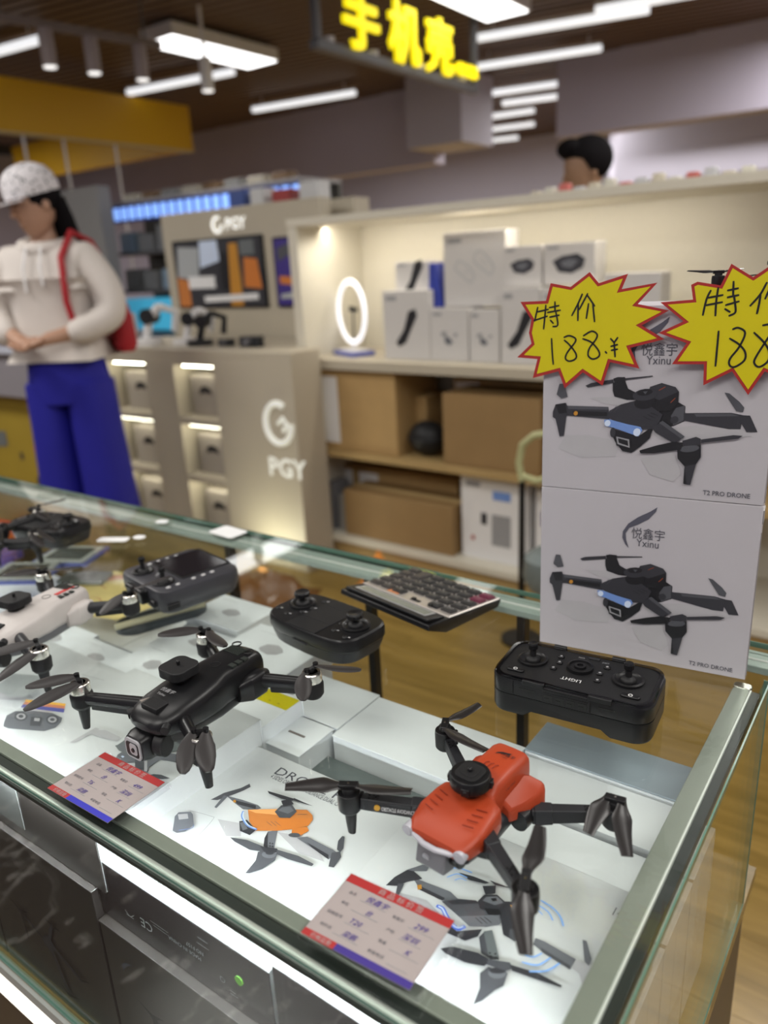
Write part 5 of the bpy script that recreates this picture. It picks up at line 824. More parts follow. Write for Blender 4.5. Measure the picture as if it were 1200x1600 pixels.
# small goods along the top of the unit
for i in range(14):
    u = .95+i*.055; cc = [(.55, .50, .40), (.5, .5, .52), (.50, .12, .10), (.6, .58, .5)][(i*7) % 4]
    g = G(); g.prism(rrect(.040, .05, .008), 0, .03+.008*(i % 3), .85); tag(ob('small_pack', g, mat('small_pack_%s' % ('tan', 'grey', 'red', 'cream')[(i*7) % 4], cc, .5), loc=SW(u, .30, 1.4675), rz=SA, bevel=.003), '%s small pack in the row on top of the shelf unit, %s from the left' % (('tan', 'grey', 'red', 'cream')[(i*7) % 4], ('first', 'second', 'third', 'fourth', 'fifth', 'sixth', 'seventh', 'eighth', 'ninth', 'tenth', 'eleventh', 'twelfth', 'thirteenth', 'fourteenth')[i]), 'pack', 'small packs on top of the shelf unit')

# ================================================================== BRAND CABINET (left of the shelf unit)
cb = thing('niche_cabinet', 'low beige cabinet with six lit niches and a white logo on its side', 'cabinet', (-3.50, 2.30, 0))
W2 = 1.215; H2 = .955
cols = [(.125, .435), (.64, .905)]; rows = [(.645, .885), (.365, .61), (.085, .335)]
def cbx(name, a, b, m, bv=.003): g = G(); g.b2(a, b); return ob(name, g, m, cb, bevel=bv)
cbx('top', (0, 0, H2-.03), (W2, .5, H2), BEI); cbx('back', (0, .46, 0), (W2, .5, H2-.03), BEI)
xs = [0]+[v for c in cols for v in c]+[W2]
for a, b in ((xs[0], xs[1]), (xs[2], xs[3]), (xs[4], xs[5])): cbx('front_stile', (a, 0, 0), (b, .30, H2-.03), BEI)
for x0, x1 in cols:
    zz = [H2-.03]+[v for r_ in rows for v in (r_[1], r_[0])]+[0]
    for k in range(0, len(zz), 2): cbx('front_rail', (x0, 0, zz[k+1]), (x1, .30, zz[k]), BEI)
NG = mat('niche_green_white', (.50, .55, .36), .6)
for ci, (x0, x1) in enumerate(cols):
    for ri, (z0, z1) in enumerate(rows):
        cbx('niche_back', (x0-.01, .28, z0-.01), (x1+.01, .30, z1+.01), NG, 0)
        g = G(); g.b2((x0+.03, .03, z1-.010), (x1-.03, .05, z1-.002)); ob('niche_light', g, mat('niche_lamp', (1, .98, .80), emit=14), cb, smooth=False)
        nm = ('left', 'right')[ci]+' niche in the '+('top', 'middle', 'bottom')[ri]+' row'
        bw_ = (x1-x0)*.72; bh = (z1-z0)*.78
        t = thing('camera_bag_box', 'beige box with a black half-round print standing in the '+nm, 'box', (-3.50+(x0+x1)/2+.025*(1-ci), 2.36, z0+.0005), 0, 'printed boxes in the cabinet niches')
        g = G(); g.b2((-bw_/2, 0, 0), (bw_/2, .12, bh)); ob('carton', g, mat('taupe_beige', (.36, .32, .27), .6), t, bevel=.003)
        print_on('printed_picture', [('d0', 0, [(-420, 0), (-380, 250), (-170, 400), (110, 400), (360, 280), (440, 20), (170, 80), (-140, 80)]), ('lgy', 0, [(-700, -300), (-550, -260), (-560, -380)]), ('lgy', 0, [(600, -300), (760, -260), (700, -420)])], t, (0, 0, bh*.52), X_, Z_, off=.001, step=.0003)
# logo on the plain side
logo = mat('logo_white', (.85, .86, .80), .5, emit=.25)
g = G(); g.tube([(1.335-.06+.072*math.cos(a), -.003, .66+.085*math.sin(a)) for a in [R(60)+R(300)*k/26 for k in range(27)]], .014, n=8); g.tube([(1.275, -.003, .66), (1.30, -.003, .685), (1.325, -.003, .66), (1.30, -.003, .63)], .010, n=6)
ext = G(); ext.b2((W2, 0, 0), (1.37, .185, H2)); ob('side_block', ext, BEI, cb, bevel=.003); ob('round_logo', g, logo, cb)
text('PGY', (1.19, -.001, .43), X_, Z_, .115, logo, cb, name='logo_lettering', bold=.003)
area('cabinet_wash_light', (-2.25, 2.12, .06), .25, .05, 1.6, (1, 1, .75), (R(-35), 0, 0)).rotation_euler = (R(140), 0, 0)
# tall display panel standing behind it
dp_ = thing('display_wall', 'tall beige display panel with logo sign, lit poster and dark poster, behind the low cabinet', 'display panel', (-3.46, 2.83, 0))
g = G(); g.b2((0, 0, 0), (1.10, .08, 1.575)); ob('board', g, BEI, dp_, bevel=.004)
g = G(); g.b2((.08, -.012, 1.10), (.735, 0, 1.44)); fr = ob('poster_frame', g, BLK, dp_, bevel=.002)
PO = [('d1', 0, [(0, 0), (6300, 0), (6300, 3200), (0, 3200)]), ('oo', 0, [(0, 0), (900, 0), (900, 1300), (0, 1500)]), ('or', 0, [(3900, 0), (4800, 0), (4700, 3000), (4100, 3000)]), ('gy', 0, [(100, 1500), (1700, 1300), (1900, 2900), (300, 3000)]), ('bw', 0, [(1900, 1900), (3400, 2200), (3300, 3200), (2000, 3200)]), ('wt', 0, [(900, 900), (2900, 900), (2900, 1500), (900, 1500)]), ('o2', 0, [(5000, 900), (6200, 800), (6000, 2200), (5100, 2300)]), ('gn', 0, [(4900, 2400), (5900, 2400), (5900, 3100), (4900, 3100)]), ('wt', 0, [(2000, 200), (5900, 300), (5900, 600), (2000, 500)]), ('d0', 0, [(3400, 800), (3900, 800), (3900, 2600), (3400, 2600)])]
print_on('poster', PO, fr, (.092, -.012, 1.11), X_, Z_, off=.001, step=.0005)
g = G(); g.b2((.80, -.012, 1.10), (.95, 0, 1.42)); fr2 = ob('poster_frame', g, BLK, dp_, bevel=.002)
print_on('poster', [('pur', 0, [(0, 0), (1300, 0), (1300, 3000), (0, 3000)]), ('d2', 0, [(200, 2000), (1000, 2300), (900, 2800), (150, 2600)]), ('o2', 0, [(200, 1000), (1100, 900), (900, 1300), (200, 1350)]), ('gy', 0, [(200, 300), (1100, 300), (1100, 600), (200, 500)])], fr2, (.81, -.012, 1.11), X_, Z_, off=.001, step=.0005)
g = G(); g.tube([(.43+.030*math.cos(a), -.004, 1.50+.034*math.sin(a)) for a in [R(60)+R(300)*k/20 for k in range(21)]], .008, n=8); ob('round_logo', g, mat('logo_lit', (.95, .95, .9), .5, emit=.7), dp_)
text('PGY', (.485, -.001, 1.475), X_, Z_, .075, MT['logo_lit'], dp_, name='logo_lettering', bold=.002)
# goods on the cabinet top
def gimbal(label, loc, s, white=False):
    t = thing('camera_gimbal', label, 'gimbal', loc, .4); m_ = WH if white else DGR
    g = G(); g.cyl((0, 0, 0), (0, 0, .02*s), .05*s, n=18); g.tube([(0, 0, .02*s), (.02*s, 0, .08*s), (.06*s, 0, .12*s)], .014*s); ob('base', g, m_, t)
    g = G(); g.tube([(.06*s, 0, .12*s), (.10*s, .03*s, .10*s), (.09*s, .03*s, .04*s)], .012*s); ob('arm', g, m_, t); g = G(); g.cyl((.02*s, -.02*s, .09*s), (.02*s, .03*s, .09*s), .025*s, n=18); ob('motor', g, DGR, t)
    return t
gimbal('white camera gimbal on the low cabinet, left one with dark motor', (-3.18, 2.42, H2+.0005), 1.5, True); gimbal('smaller pale gimbal beside the first on the low cabinet', (-2.98, 2.50, H2+.0005), 1.3, True)
gimbal('dark grey gimbal in the middle of the low cabinet top', (-2.84, 2.46, H2+.0005), 1.2)
for x, lb, s_ in ((-2.50, 'small dark camera on the right part of the low cabinet top', 1.0), (-2.66, 'smaller dark camera left of the other on the low cabinet', .7)):
    t = thing('small_camera', lb, 'camera', (x, 2.46, H2+.0005), .2)
    g = G(); g.prism(rrect(.11*s_, .05*s_, .012*s_), 0, .045*s_); ob('camera_body', g, DGR, t, bevel=.003)
    g = G(); g.cyl((0, -.02*s_, .024*s_), (0, -.05*s_, .024*s_), .017*s_, n=18); ob('lens', g, GREY, t)
t = thing('gift_bag', 'white and yellow paper bag on the left end of the low cabinet', 'bag', (-3.36, 2.42, H2+.0005), .2)
g = G(); g.prism(rrect(.14, .08, .006), 0, .15, .95); ob('bag', g, WH, t, bevel=.002); g = G(); g.b2((-.06, -.0415, .04), (.03, -.0400, .11)); ob('yellow_print', g, mat('yellow_fascia', (.6, .35, 0), .3), t, smooth=False)

# accessory rack behind, at left
rk = thing('accessory_rack', 'accessory rack with blue-white lit header and filled shelves, behind the woman', 'rack', (-5.05, 3.62, 0))
g = G(); g.b2((0, .35, 0), (1.9, .38, 1.755)); ob('back_panel', g, mat('rack_grey', (.13, .13, .12), .6), rk, smooth=False)
for z in (.45, .85, 1.16, 1.42): g = G(); g.b2((0, .0, z), (1.9, .35, z+.02)); ob('shelf', g, GREY, rk, smooth=False)
g = G(); g.b2((0, 0, 1.755), (1.9, .38, 1.775)); ob('header', g, mat('header_grey', (.40, .40, .42), .5), rk, smooth=False)
g = G()
for k in range(22): g.b2((.06+k*.085, -.012, 1.655), (.11+k*.085, .0, 1.735))
tag(ob('lit_sign', g, mat('blue_white_sign', (.25, .45, 1), .5, emit=1.1), rk, smooth=False), kind='stuff')
g = G(); g.b2((.03, 0, 1.64), (1.88, .012, 1.75)); ob('sign_board', g, mat('sign_blue', (.04, .06, .25), .5), rk, smooth=False)
g = G(); g.b2((.05, .02, .90), (.85, .20, 1.12)); ob('lit_tank', g, mat('lit_blue_panel', (.06, .40, .62), .3, emit=.55), rk, bevel=.01)
random.seed(3)
RC = [('cream', (.55, .52, .45)), ('grey', (.25, .26, .27)), ('black', (.03, .03, .03)), ('brown', (.20, .12, .06)), ('pale blue', (.30, .42, .55))]
ORD = ['first', 'second', 'third', 'fourth', 'fifth', 'sixth', 'seventh', 'eighth']
for z, nm in ((1.18, 'upper'), (1.44, 'top'), (.87, 'lower')):
    for k in range(8):
        if nm == 'lower' and k < 4: continue
        c = RC[random.randrange(5)]; h_ = random.uniform(.10, .18)
        g = G(); g.prism(rrect(.16, .12, .01), 0, h_, .95); tag(ob('packaged_accessory', g, mat('accessory_'+c[0].replace(' ', '_'), c[1], .5), loc=(-4.92+k*.21, 3.75, z+.0005), bevel=.004), '%s packaged accessory, %s from the left on the %s rack shelf' % (c[0], ORD[k], nm), 'box', 'packages on the accessory rack')
for k in range(8):
    c = [RC[0], RC[3], RC[1]][k % 3]
    g = G(); g.prism(rrect(.16, .1, .02), 0, .06, .9); tag(ob('header_lamp_pack', g, mat('accessory_'+c[0].replace(' ', '_'), c[1], .5), loc=(-4.9+k*.21, 3.80, 1.7755), bevel=.004), '%s pack on the rack header, %s from the left' % (c[0], ORD[k]), 'box', 'packs on the rack header')
for i, (x, c, w_) in enumerate([(-3.60, ('blue', (.05, .09, .30)), .10), (-3.46, ('white', (.6, .6, .6)), .10), (-3.30, ('red', (.35, .04, .04)), .12), (-3.12, ('white', (.6, .6, .6)), .12)]):
    g = G(); g.prism(rrect(w_, .1, .01), 0, .09 if i != 2 else .07); tag(ob('top_pack', g, mat('pack_'+c[0], c[1], .5), loc=(x+.55, 3.05, 1.5755), bevel=.004), '%s pack, %s in the row above the tall display panel' % (c[0], ORD[i]), 'box', 'packs above the display panel')
g = G(); g.b2((-3.3, 3.0, 0), (-2.3, 3.12, 1.575)); tag(ob('pack_ledge', g, BEI, smooth=False), 'plain beige ledge block behind the display panel carrying small packs', 'ledge')

# left table with bright goods, yellow carton
t = thing('side_table', 'grey table at the far left with a pale top', 'table', (-3.95, 2.0, 0))
g = G(); g.b2((-.55, -.05, .955), (.43, .55, .98)); ob('tabletop', g, mat('pale_top', (.5, .52, .6), .4), t, bevel=.003)
g = G(); g.b2((-.53, -.02, .74), (.42, .52, .955)); ob('apron', g, mat('grey_lilac', (.25, .235, .26), .6), t, bevel=.003)
for x in (-.5, .39):
    for y in (0, .48): g = G(); g.cyl((x, y, 0), (x, y, .74), .02, n=12); ob('leg', g, GREY, t)
t = thing('yellow_carton', 'dark yellow printed carton under the far-left table', 'box', (-3.90, 2.04, 0))
g = G(); g.b2((-.35, .02, 0), (.32, .40, .72)); ob('carton', g, mat('mustard_card', (.34, .24, .03), .5, noise=(6, .1)), t, bevel=.004)
print_on('printed_picture', [('d1', 0, [(0, 4200), (300, 4300), (350, 3900), (50, 3800)]), ('d1', 0, [(1200, 3000), (1600, 3100), (1500, 2500), (1250, 2500)]), ('o2', 0, [(1500, 4700), (2700, 4900), (2500, 3300), (1700, 3500)]), ('d2', 0, [(2000, 4400), (2400, 4400), (2400, 3800), (2050, 3800)]), ('gn', 0, [(-2500, 5200), (-1000, 5300), (-1000, 4500), (-2500, 4300)])], t, (0, .02, 0), X_, Z_, off=.001, step=.0005)
for i, (x, c, nm) in enumerate([(-4.30, (.65, .22, .05), 'orange'), (-4.12, (.55, .45, .05), 'yellow'), (-3.96, (.08, .10, .30), 'navy'), (-3.82, (.60, .10, .06), 'red'), (-3.69, (.45, .35, .30), 'tan'), (-3.58, (.5, .5, .55), 'white')]):
    t = thing('toy_bottle', '%s bright toy bottle among those on the far-left table' % nm, 'bottle', (x, 2.10+.03*(i % 2), .9805), 0, 'bright goods on the far-left table')
    g = G(); g.lathe((0, 0, 0), [(.045, 0), (.05, .01), (.05, .12), (.03, .15), (.018, .16)]); ob('bottle_body', g, mat('toy_'+nm, c, .3), t); g = G(); g.lathe((0, 0, 0), [(.02, .155), (.02, .185), (.012, .19)]); ob('cap', g, WH, t)
g = G(); g.b2((-6.2, 2.7, 0), (-5.4, 2.9, 1.5)); tag(ob('dark_cabinet', g, mat('dark_green_cabinet', (.05, .055, .05), .5), bevel=.005), 'dark tall cabinet at the far left edge behind the woman', 'cabinet')

# black stand with yellow-green hook, grey rounded thing
t = thing('hook_stand', 'black pole stand topped by a pale yellow-green curved hook, left of the stacked cartons', 'stand', (-1.06, 2.2, 0))
g = G(); g.cyl((0, 0, .012), (.0, 0, .60), .012, .010, n=14); g.cyl((0, 0, 0), (0, 0, .012), .07, n=24); ob('pole', g, BLK, t)
g = G(); g.tube([(0, 0, .58), (-.012, 0, .64), (.0, 0, .70), (.04, 0, .735), (.085, 0, .745)], .012, n=10); g.tube([(-.01, 0, .60), (.05, 0, .585), (.09, 0, .60)], .011, n=10); ob('hook', g, mat('olive_cream', (.42, .42, .22), .4), t)
t = thing('stool', 'grey round-seated stool beside the black pole stand', 'stool', (-.87, 2.02, 0))
g = G(); g.lathe((0, 0, 0), [(.02, .30), (.07, .31), (.09, .35), (.085, .41), (.06, .43), (.01, .435)]); ob('seat', g, mat('grey_vinyl', (.16, .19, .19), .5), t); g = G(); g.cyl((0, 0, .02), (0, 0, .31), .02, n=14); g.cyl((0, 0, 0), (0, 0, .02), .09, n=26); ob('pedestal', g, SILV, t)
# seller side of the counter: stool with orange scarf, brown bags
def cloth(name, label, cat, loc, m, sx, sy, h_, seed):
    random.seed(seed); g = G(); N = 16; ph = [random.uniform(0, 6) for _ in range(6)]
    vs = []; 
    for j in range(N+1):
        for i in range(N+1):
            x = (i/N-.5)*2; y = (j/N-.5)*2; r_ = max(0, 1-x*x)*max(0, 1-y*y)
            z = h_*r_*(.65+.35*math.sin(3*x+ph[0])*math.cos(4*y+ph[1]))+.018*math.sin(9*x+ph[2]+3*y)*math.sin(8*y+ph[3])*min(1, r_*3)
            vs.append((x*sx*(1+.12*math.sin(4*y+ph[4])), y*sy*(1+.12*math.sin(4*x+ph[5])), max(0, z)))
    fs = [(j*(N+1)+i, j*(N+1)+i+1, (j+1)*(N+1)+i+1, (j+1)*(N+1)+i) for j in range(N) for i in range(N)]
    g.add(vs, fs); o = ob(name, g, m, loc=loc); o.modifiers.new('solid', 'SOLIDIFY').thickness = .002; return tag(o, label, cat)
cloth('orange_cloth', 'crumpled bright orange cloth on the floor before the shelf plinth, left of the calculator', 'cloth', (-1.78, 2.36, .0010), mat('bright_orange_cloth', (.75, .26, .03), .6), .09, .08, .15, 4)
cloth('brown_bag', 'crumpled brown plastic bag on the floor behind the counter, seen through the glass', 'bag', (-2.15, 2.02, .001), mat('brown_plastic', (.20, .09, .03), .25), .20, .17, .16, 9)
cloth('black_bag', 'black crumpled bag on the floor right of the brown one', 'bag', (-1.70, 1.86, .001), BLK, .16, .12, .10, 12)

# ================================================================== CEILING THINGS
TUB = mat('tube_lamp', (.95, .97, 1), .5, emit=.9); PAN = mat('panel_lamp', (1, 1, 1), .5, emit=3)
TL = [((-6.105, 4.824), (-4.962, 4.989)), ((-5.977, 6.226), (-4.809, 6.396)), ((-3.092, 5.624), (-1.925, 5.888)), ((-3.526, 6.406), (-2.529, 6.623)), ((-4.23, 7.418), (-3.151, 7.632)), ((-4.127, 8.042), (-3.388, 8.212)), ((-6.25, 3.30), (-5.161, 3.43)), ((-2.205, 5.636), (-1.1, 5.84)), ((-4.665, 8.63), (-4.074, 8.70)), ((-5.116, 9.45), (-4.469, 9.55)), ((-5.55, 10.3), (-5.102, 10.4))]
wh = ['above the yellow fascia', 'left of the hanging yellow sign', 'long one right of the hanging yellow sign', 'second right of the hanging yellow sign', 'third right of the hanging yellow sign', 'fourth right of the hanging yellow sign', 'at the left edge by the spotlights', 'at the top right edge', 'first of the small row far back', 'second of the small row far back', 'last of the small row far back']
for (a, b), s_ in zip(TL, wh):
    a, b = Vector((*a, 2.80)), Vector((*b, 2.80)); t = thing('tube_light', 'white tube light under the slats, '+s_, 'light', (a+b)/2, 0, 'tube lights under the slatted ceiling'); d = (b-a)/2
    g = G(); g.beam(-d, d, .055, .045); ob('diffuser', g, TUB, t, bevel=.01)
    g = G(); g.beam(-d+Z_*.032, d+Z_*.032, .05, .02); g.beam(Z_*.04-d*.8, Z_*.10-d*.8+Vector((.001, 0, 0)), .01, .01); g.beam(Z_*.04+d*.8, Z_*.10+d*.8+Vector((.001, 0, 0)), .01, .01); ob('channel', g, WH, t)
for x, y, lb in ((-4.61, 4.45, 'bright flat panel light over the yellow fascia end'), (-2.66, 4.75, 'bright flat panel light at the top edge right of the yellow sign')):
    t = thing('panel_light', lb, 'light', (x, y, 2.78), 0, 'flat ceiling panel lights')
    g = G(); g.b2((-.15, -.5, 0), (.15, .5, .008)); ob('diffuser', g, PAN, t, smooth=False); g = G(); g.b2((-.165, -.515, .008), (.165, .515, .09)); ob('frame', g, WH, t, bevel=.003)
tr = thing('light_track', 'grey-brown lighting track hanging above the yellow fascia', 'track', (-4.235, 3.25, 2.6), R(-8)); g = G(); g.b2((-.02, -.75, 0), (.02, .35, .04)); ob('rail', g, mat('track_taupe', (.20, .16, .15), .5), tr)
g = G(); g.cyl((0, -.6, .04), (0, -.6, .30), .006, n=8); g.cyl((0, .25, .04), (0, .25, .30), .006, n=8); ob('hanger', g, GREY, tr)
for i, (x, y, nm) in enumerate([(-4.286, 2.88, 'leftmost'), (-4.250, 3.14, 'second from left'), (-4.207, 3.45, 'third from left'), (-4.18, 3.95, 'rightmost, whiter')]):
    t = thing('spotlight', 'cylindrical hanging spotlight, %s of the four' % nm, 'light', (x, y, 2.40), 0, 'hanging cylinder spotlights')
    g = G(); g.lathe((0, 0, 0), [(.038, .015), (.04, .02), (.04, .20), (.036, .205)]); g.cyl((0, 0, .20), (0, 0, .5 if i == 3 else .235), .012, n=8); ob('barrel', g, mat('spot_mauve', (.30, .25, .25), .5) if i < 3 else WH, t)
    g = G(); g.lathe((0, 0, 0), [(.034, .008), (.037, .016)]); ob('lamp', g, mat('spot_lamp', (1, .98, .95), emit=1.1), t)
    l = bpy.data.lights.new('spot', 'SPOT'); l.energy = 14; l.spot_size = R(75); l.spot_blend = .6; l.color = (1, .92, .8); lo = bpy.data.objects.new('spot', l); COL.objects.link(lo); lo.location = (x, y, 2.39); lo.rotation_euler = (0, R(-38), 0)
# yellow fascia with hanging rods
t = thing('yellow_fascia', 'long yellow fascia band hanging under the ceiling at upper left', 'fascia', (-6.05, 3.0, 2.38))
g = G(); g.b2((-.08, -2.0, 0), (0, 2.40, .38)); ob('band', g, YEL, t, bevel=.004); g = G(); g.b2((-3.0, 2.40, 0), (.0, 2.45, .38)); ob('return_band', g, YEL, t, bevel=.004)
g = G(); g.b2((-.09, -2.0, -.012), (.006, 2.46, 0)); ob('lower_trim', g, mat('cream_trim', (.55, .45, .20), .5), t)
for y in (.75, 1.1, 1.6): g = G(); g.cyl((-.04, y, -1.2), (-.04, y, 0), .012, n=8); ob('hanging_rod', g, WH, t)
# hanging sign with yellow characters
t = thing('hanging_sign', 'hanging frame sign with bright yellow lit characters reading 手机壳', 'sign', (-2.9, 3.55, 2.36))
g = G(); g.b2((-.03, -.03, 0), (.03, 1.70, .05)); ob('lower_beam', g, GREY, t, bevel=.004)
for y in (0, 1.68): g = G(); g.b2((-.02, y-.02, .05), (.02, y+.02, .60)); ob('upright', g, GREY, t, bevel=.003)
g = G(); g.b2((-.02, .0, .56), (.02, 1.68, .60)); ob('upper_beam', g, GREY, t, bevel=.003)
YL = mat('yellow_lit_character', (1, .80, .0), emit=1.0)
for s_, y, sz in (('手', .17, .34), ('机', .60, .33), ('壳', 1.00, .32), ('CASES', 1.36, .10)):
    text(s_, (.031, y, .075), Y_, Z_, sz, YL, t, name='lit_character', thick=.012, off=.013, bold=.008 if sz > .2 else .003)
for y in (.1, .5, 1.0, 1.5): g = G(); g.cyl((.0, y, .05), (0, y, .075), .03, n=10); ob('clamp', g, WH, t)

# ================================================================== PEOPLE
def skin(name, V, E, Rd, m, parent, lvl=2, extra=None):
    me = bpy.data.meshes.new(name); me.from_pydata(V, E, []); o = bpy.data.objects.new(name, me); COL.objects.link(o)
    sk = o.modifiers.new('skin', 'SKIN'); sk.use_smooth_shade = True
    for i, r_ in enumerate(Rd): me.skin_vertices[0].data[i].radius = r_ if isinstance(r_, tuple) else (r_, r_)
    me.skin_vertices[0].data[0].use_root = True
    ss = o.modifiers.new('sub', 'SUBSURF'); ss.levels = lvl; ss.render_levels = lvl
    bpy.context.view_layer.update(); m2 = bpy.data.meshes.new_from_object(o.evaluated_get(bpy.context.evaluated_depsgraph_get())); bpy.data.objects.remove(o)
    if extra:
        n = len(m2.vertices); vs = [v.co[:] for v in m2.vertices]+extra.v; fs = [tuple(p.vertices) for p in m2.polygons]+[tuple(i+n for i in f) for f in extra.f]
        m2 = bpy.data.meshes.new(name); m2.from_pydata(vs, [], fs); m2.shade_smooth()
    m2.materials.clear(); m2.materials.append(m); return link(name, m2, parent)
def head_geo(hc, look, tilt=0):
    """skull, jaw, nose, brows, lips and ears as extra geometry of the body mesh"""
    g = G(); rs = []
    for z, a, b, yo in [(-.118, .022, .022, -.040), (-.110, .038, .034, -.036), (-.092, .050, .052, -.026), (-.065, .060, .068, -.016), (-.035, .067, .080, -.010), (0, .072, .088, -.006), (.035, .074, .092, 0), (.065, .070, .086, .003), (.092, .055, .066, .004), (.108, .030, .036, .004), (.113, .008, .01, .004)]:
        rs.append([(a*math.cos(2*PI*k/22), yo+b*math.sin(2*PI*k/22), z) for k in range(22)])
    g.loft(rs); g.loft([[(x*s_, y, z) for x in (-1, 1) for y in (0,)] for s_, y, z in ()]) if False else None
    g.ball((0, -.098, -.022), .013, sc=(.8, 1, 1.0)); g.cyl((0, -.088, .012), (0, -.099, -.020), .007, .010, n=10)
    g.ball((0, -.082, -.060), .020, sc=(1, .45, .28)); g.ball((0, -.081, -.067), .017, sc=(1, .5, .3))
    for s_ in (-1, 1): g.ball((s_*.074, .005, -.012), .022, sc=(.35, .7, 1.1)); g.ball((s_*.030, -.078, .012), .014, sc=(1, .5, .6))
    M = Euler((tilt, 0, look)).to_matrix(); g.v = [tuple(Vector(hc)+M@Vector(v)) for v in g.v]; return g, M
def hand(V, E, Rd, wi, d, side, palm_n):
    """palm + five separate fingers rooted at wrist vertex index wi, pointing along d"""
    w_ = Vector(V[wi]); d = Vector(d).normalized(); pn = Vector(palm_n).normalized(); sd = d.cross(pn).normalized()
    V.append(tuple(w_+d*.045)); Rd.append((.034, .016)); E.append((wi, len(V)-1)); pi = len(V)-1
    for k, (o_, L_) in enumerate([(-.030, .060), (-.011, .070), (.010, .066), (.029, .052)]):
        base = w_+d*.085+sd*o_; V.append(tuple(base)); Rd.append(.0095); E.append((pi, len(V)-1))
        V.append(tuple(base+d*L_*.5-pn*.012)); Rd.append(.0088); E.append((len(V)-2, len(V)-1))
        V.append(tuple(base+d*L_*.85-pn*.032)); Rd.append(.0075); E.append((len(V)-2, len(V)-1))
    b = w_+d*.03-sd*side*.034; V.append(tuple(b)); Rd.append(.011); E.append((wi, len(V)-1)); V.append(tuple(b+d*.035-sd*side*.015-pn*.01)); Rd.append(.0095); E.append((len(V)-2, len(V)-1))
SKN = mat('skin_tone', (.42, .24, .16), .5); SKN2 = mat('skin_tone_tan', (.30, .17, .10), .5); HAIR = mat('black_hair', (.006, .005, .006), .85, spec=.1)
# the woman
wm = thing('person', 'person in white speckled cap, white hoodie and wide blue trousers with red bag, hands clasped', 'person', (-2.93, 1.82, 0), R(30))
V = [(0, 0, .95), (0, 0, 1.15), (0, 0, 1.33), (0, .0, 1.40), (0, -.005, 1.46), (0, -.01, 1.52), (.15, 0, 1.365), (.235, -.02, 1.12), (.06, -.225, 1.065), (-.15, 0, 1.365), (-.235, -.02, 1.12), (-.06, -.225, 1.065), (.09, 0, .90), (.11, 0, .48), (.12, 0, .08), (.12, -.12, .03), (-.09, 0, .90), (-.11, 0, .48), (-.12, 0, .08), (-.12, -.12, .03)]
E_ = [(0, 1), (1, 2), (2, 3), (3, 4), (4, 5), (2, 6), (6, 7), (7, 8), (2, 9), (9, 10), (10, 11), (0, 12), (12, 13), (13, 14), (14, 15), (0, 16), (16, 17), (17, 18), (18, 19)]
Rd = [(.13, .10), (.12, .09), (.13, .09), (.06, .06), (.048, .048), (.05, .05), .052, .042, .026, .052, .042, .026, .085, .055, .038, .03, .085, .055, .038, .03]
hand(V, E_, Rd, 8, (-.9, -.35, -.25), 1, (.0, .3, -1)); hand(V, E_, Rd, 11, (.9, -.45, -.2), -1, (0, .3, -1))
hg, HM = head_geo((.0, -.025, 1.565), R(-38), R(14))
skin('body', V, E_, Rd, SKN, wm, 1, hg)
HC = Vector((0, -.025, 1.565))
def hp(p): return tuple(HC+HM@Vector(p))
g = G(); g.ball((0, .012, .03), .092, n=20, m=12, sc=(.92, 1.06, 1.0)); g.v = [v for v in g.v]; g.v = [hp((x, max(y, -.055-.3*max(0, z-.03)), z)) for x, y, z in g.v]; ob('hair', g, HAIR, wm)
g = G(); g.loft([[hp((a*math.cos(2*PI*k/14), yo+b*math.sin(2*PI*k/14), z)) for k in range(14)] for z, a, b, yo in ((.0, .07, .04, .07), (-.08, .075, .04, .075), (-.16, .07, .035, .08), (-.22, .04, .02, .085))]); ob('hair_back', g, HAIR, wm)
g = G()
for s_ in (-1, 1): g.ball(hp((s_*.030, -.086, .010)), .007, sc=(1.3, .6, .6)); g.box(hp((s_*.030, -.088, .030)), (.026, .004, .004))
ob('eyes_and_brows', g, HAIR, wm)
CP = mat('speckled_cap', (.62, .60, .62), .7); nt = CP.node_tree; vo = nt.nodes.new('ShaderNodeTexVoronoi'); vo.inputs['Scale'].default_value = 55; cr = nt.nodes.new('ShaderNodeValToRGB'); cr.color_ramp.interpolation = 'CONSTANT'; cr.color_ramp.elements[0].color = (.12, .12, .13, 1); cr.color_ramp.elements[1].position = .30; cr.color_ramp.elements[1].color = (.66, .63, .65, 1)
tcn = nt.nodes.new('ShaderNodeTexCoord'); nt.links.new(tcn.outputs['Object'], vo.inputs['Vector']); nt.links.new(vo.outputs['Distance'], cr.inputs['Fac']); nt.links.new(cr.outputs['Color'], nt.nodes['Principled BSDF'].inputs['Base Color'])
g = G(); rs = []
for z, r_ in ((.018, .100), (.045, .101), (.080, .094), (.108, .074), (.124, .045), (.131, .010)): rs.append([hp((r_*.95*math.cos(2*PI*k/26), .004+r_*1.05*math.sin(2*PI*k/26), z+.012)) for k in range(26)])
g.loft(rs); cap = ob('cap', g, CP, wm)
g = G(); top = []; 
for k in range(15):
    a = PI+PI*k/14; top.append((.086*math.cos(a), -.070+.088*math.sin(a)*1.0))
g.prism([(x, y) for x, y in top], .020, .026); g.v = [hp((x, y, z+.10*(y+.07)*.35-.6*x*x+.004)) for x, y, z in g.v]; ob('brim', g, CP, cap)
HOOD = mat('white_hoodie', (.60, .55, .51), .85, noise=(6, .05))
V = [(0, 0, 1.13), (0, 0, 1.24), (0, .01, 1.34), (0, .01, 1.41), (.145, .0, 1.355), (.225, -.01, 1.25), (.250, -.03, 1.13), (.12, -.19, 1.075), (-.145, 0, 1.355), (-.225, -.01, 1.25), (-.250, -.03, 1.13), (-.12, -.19, 1.075), (0, 0, 1.07)]
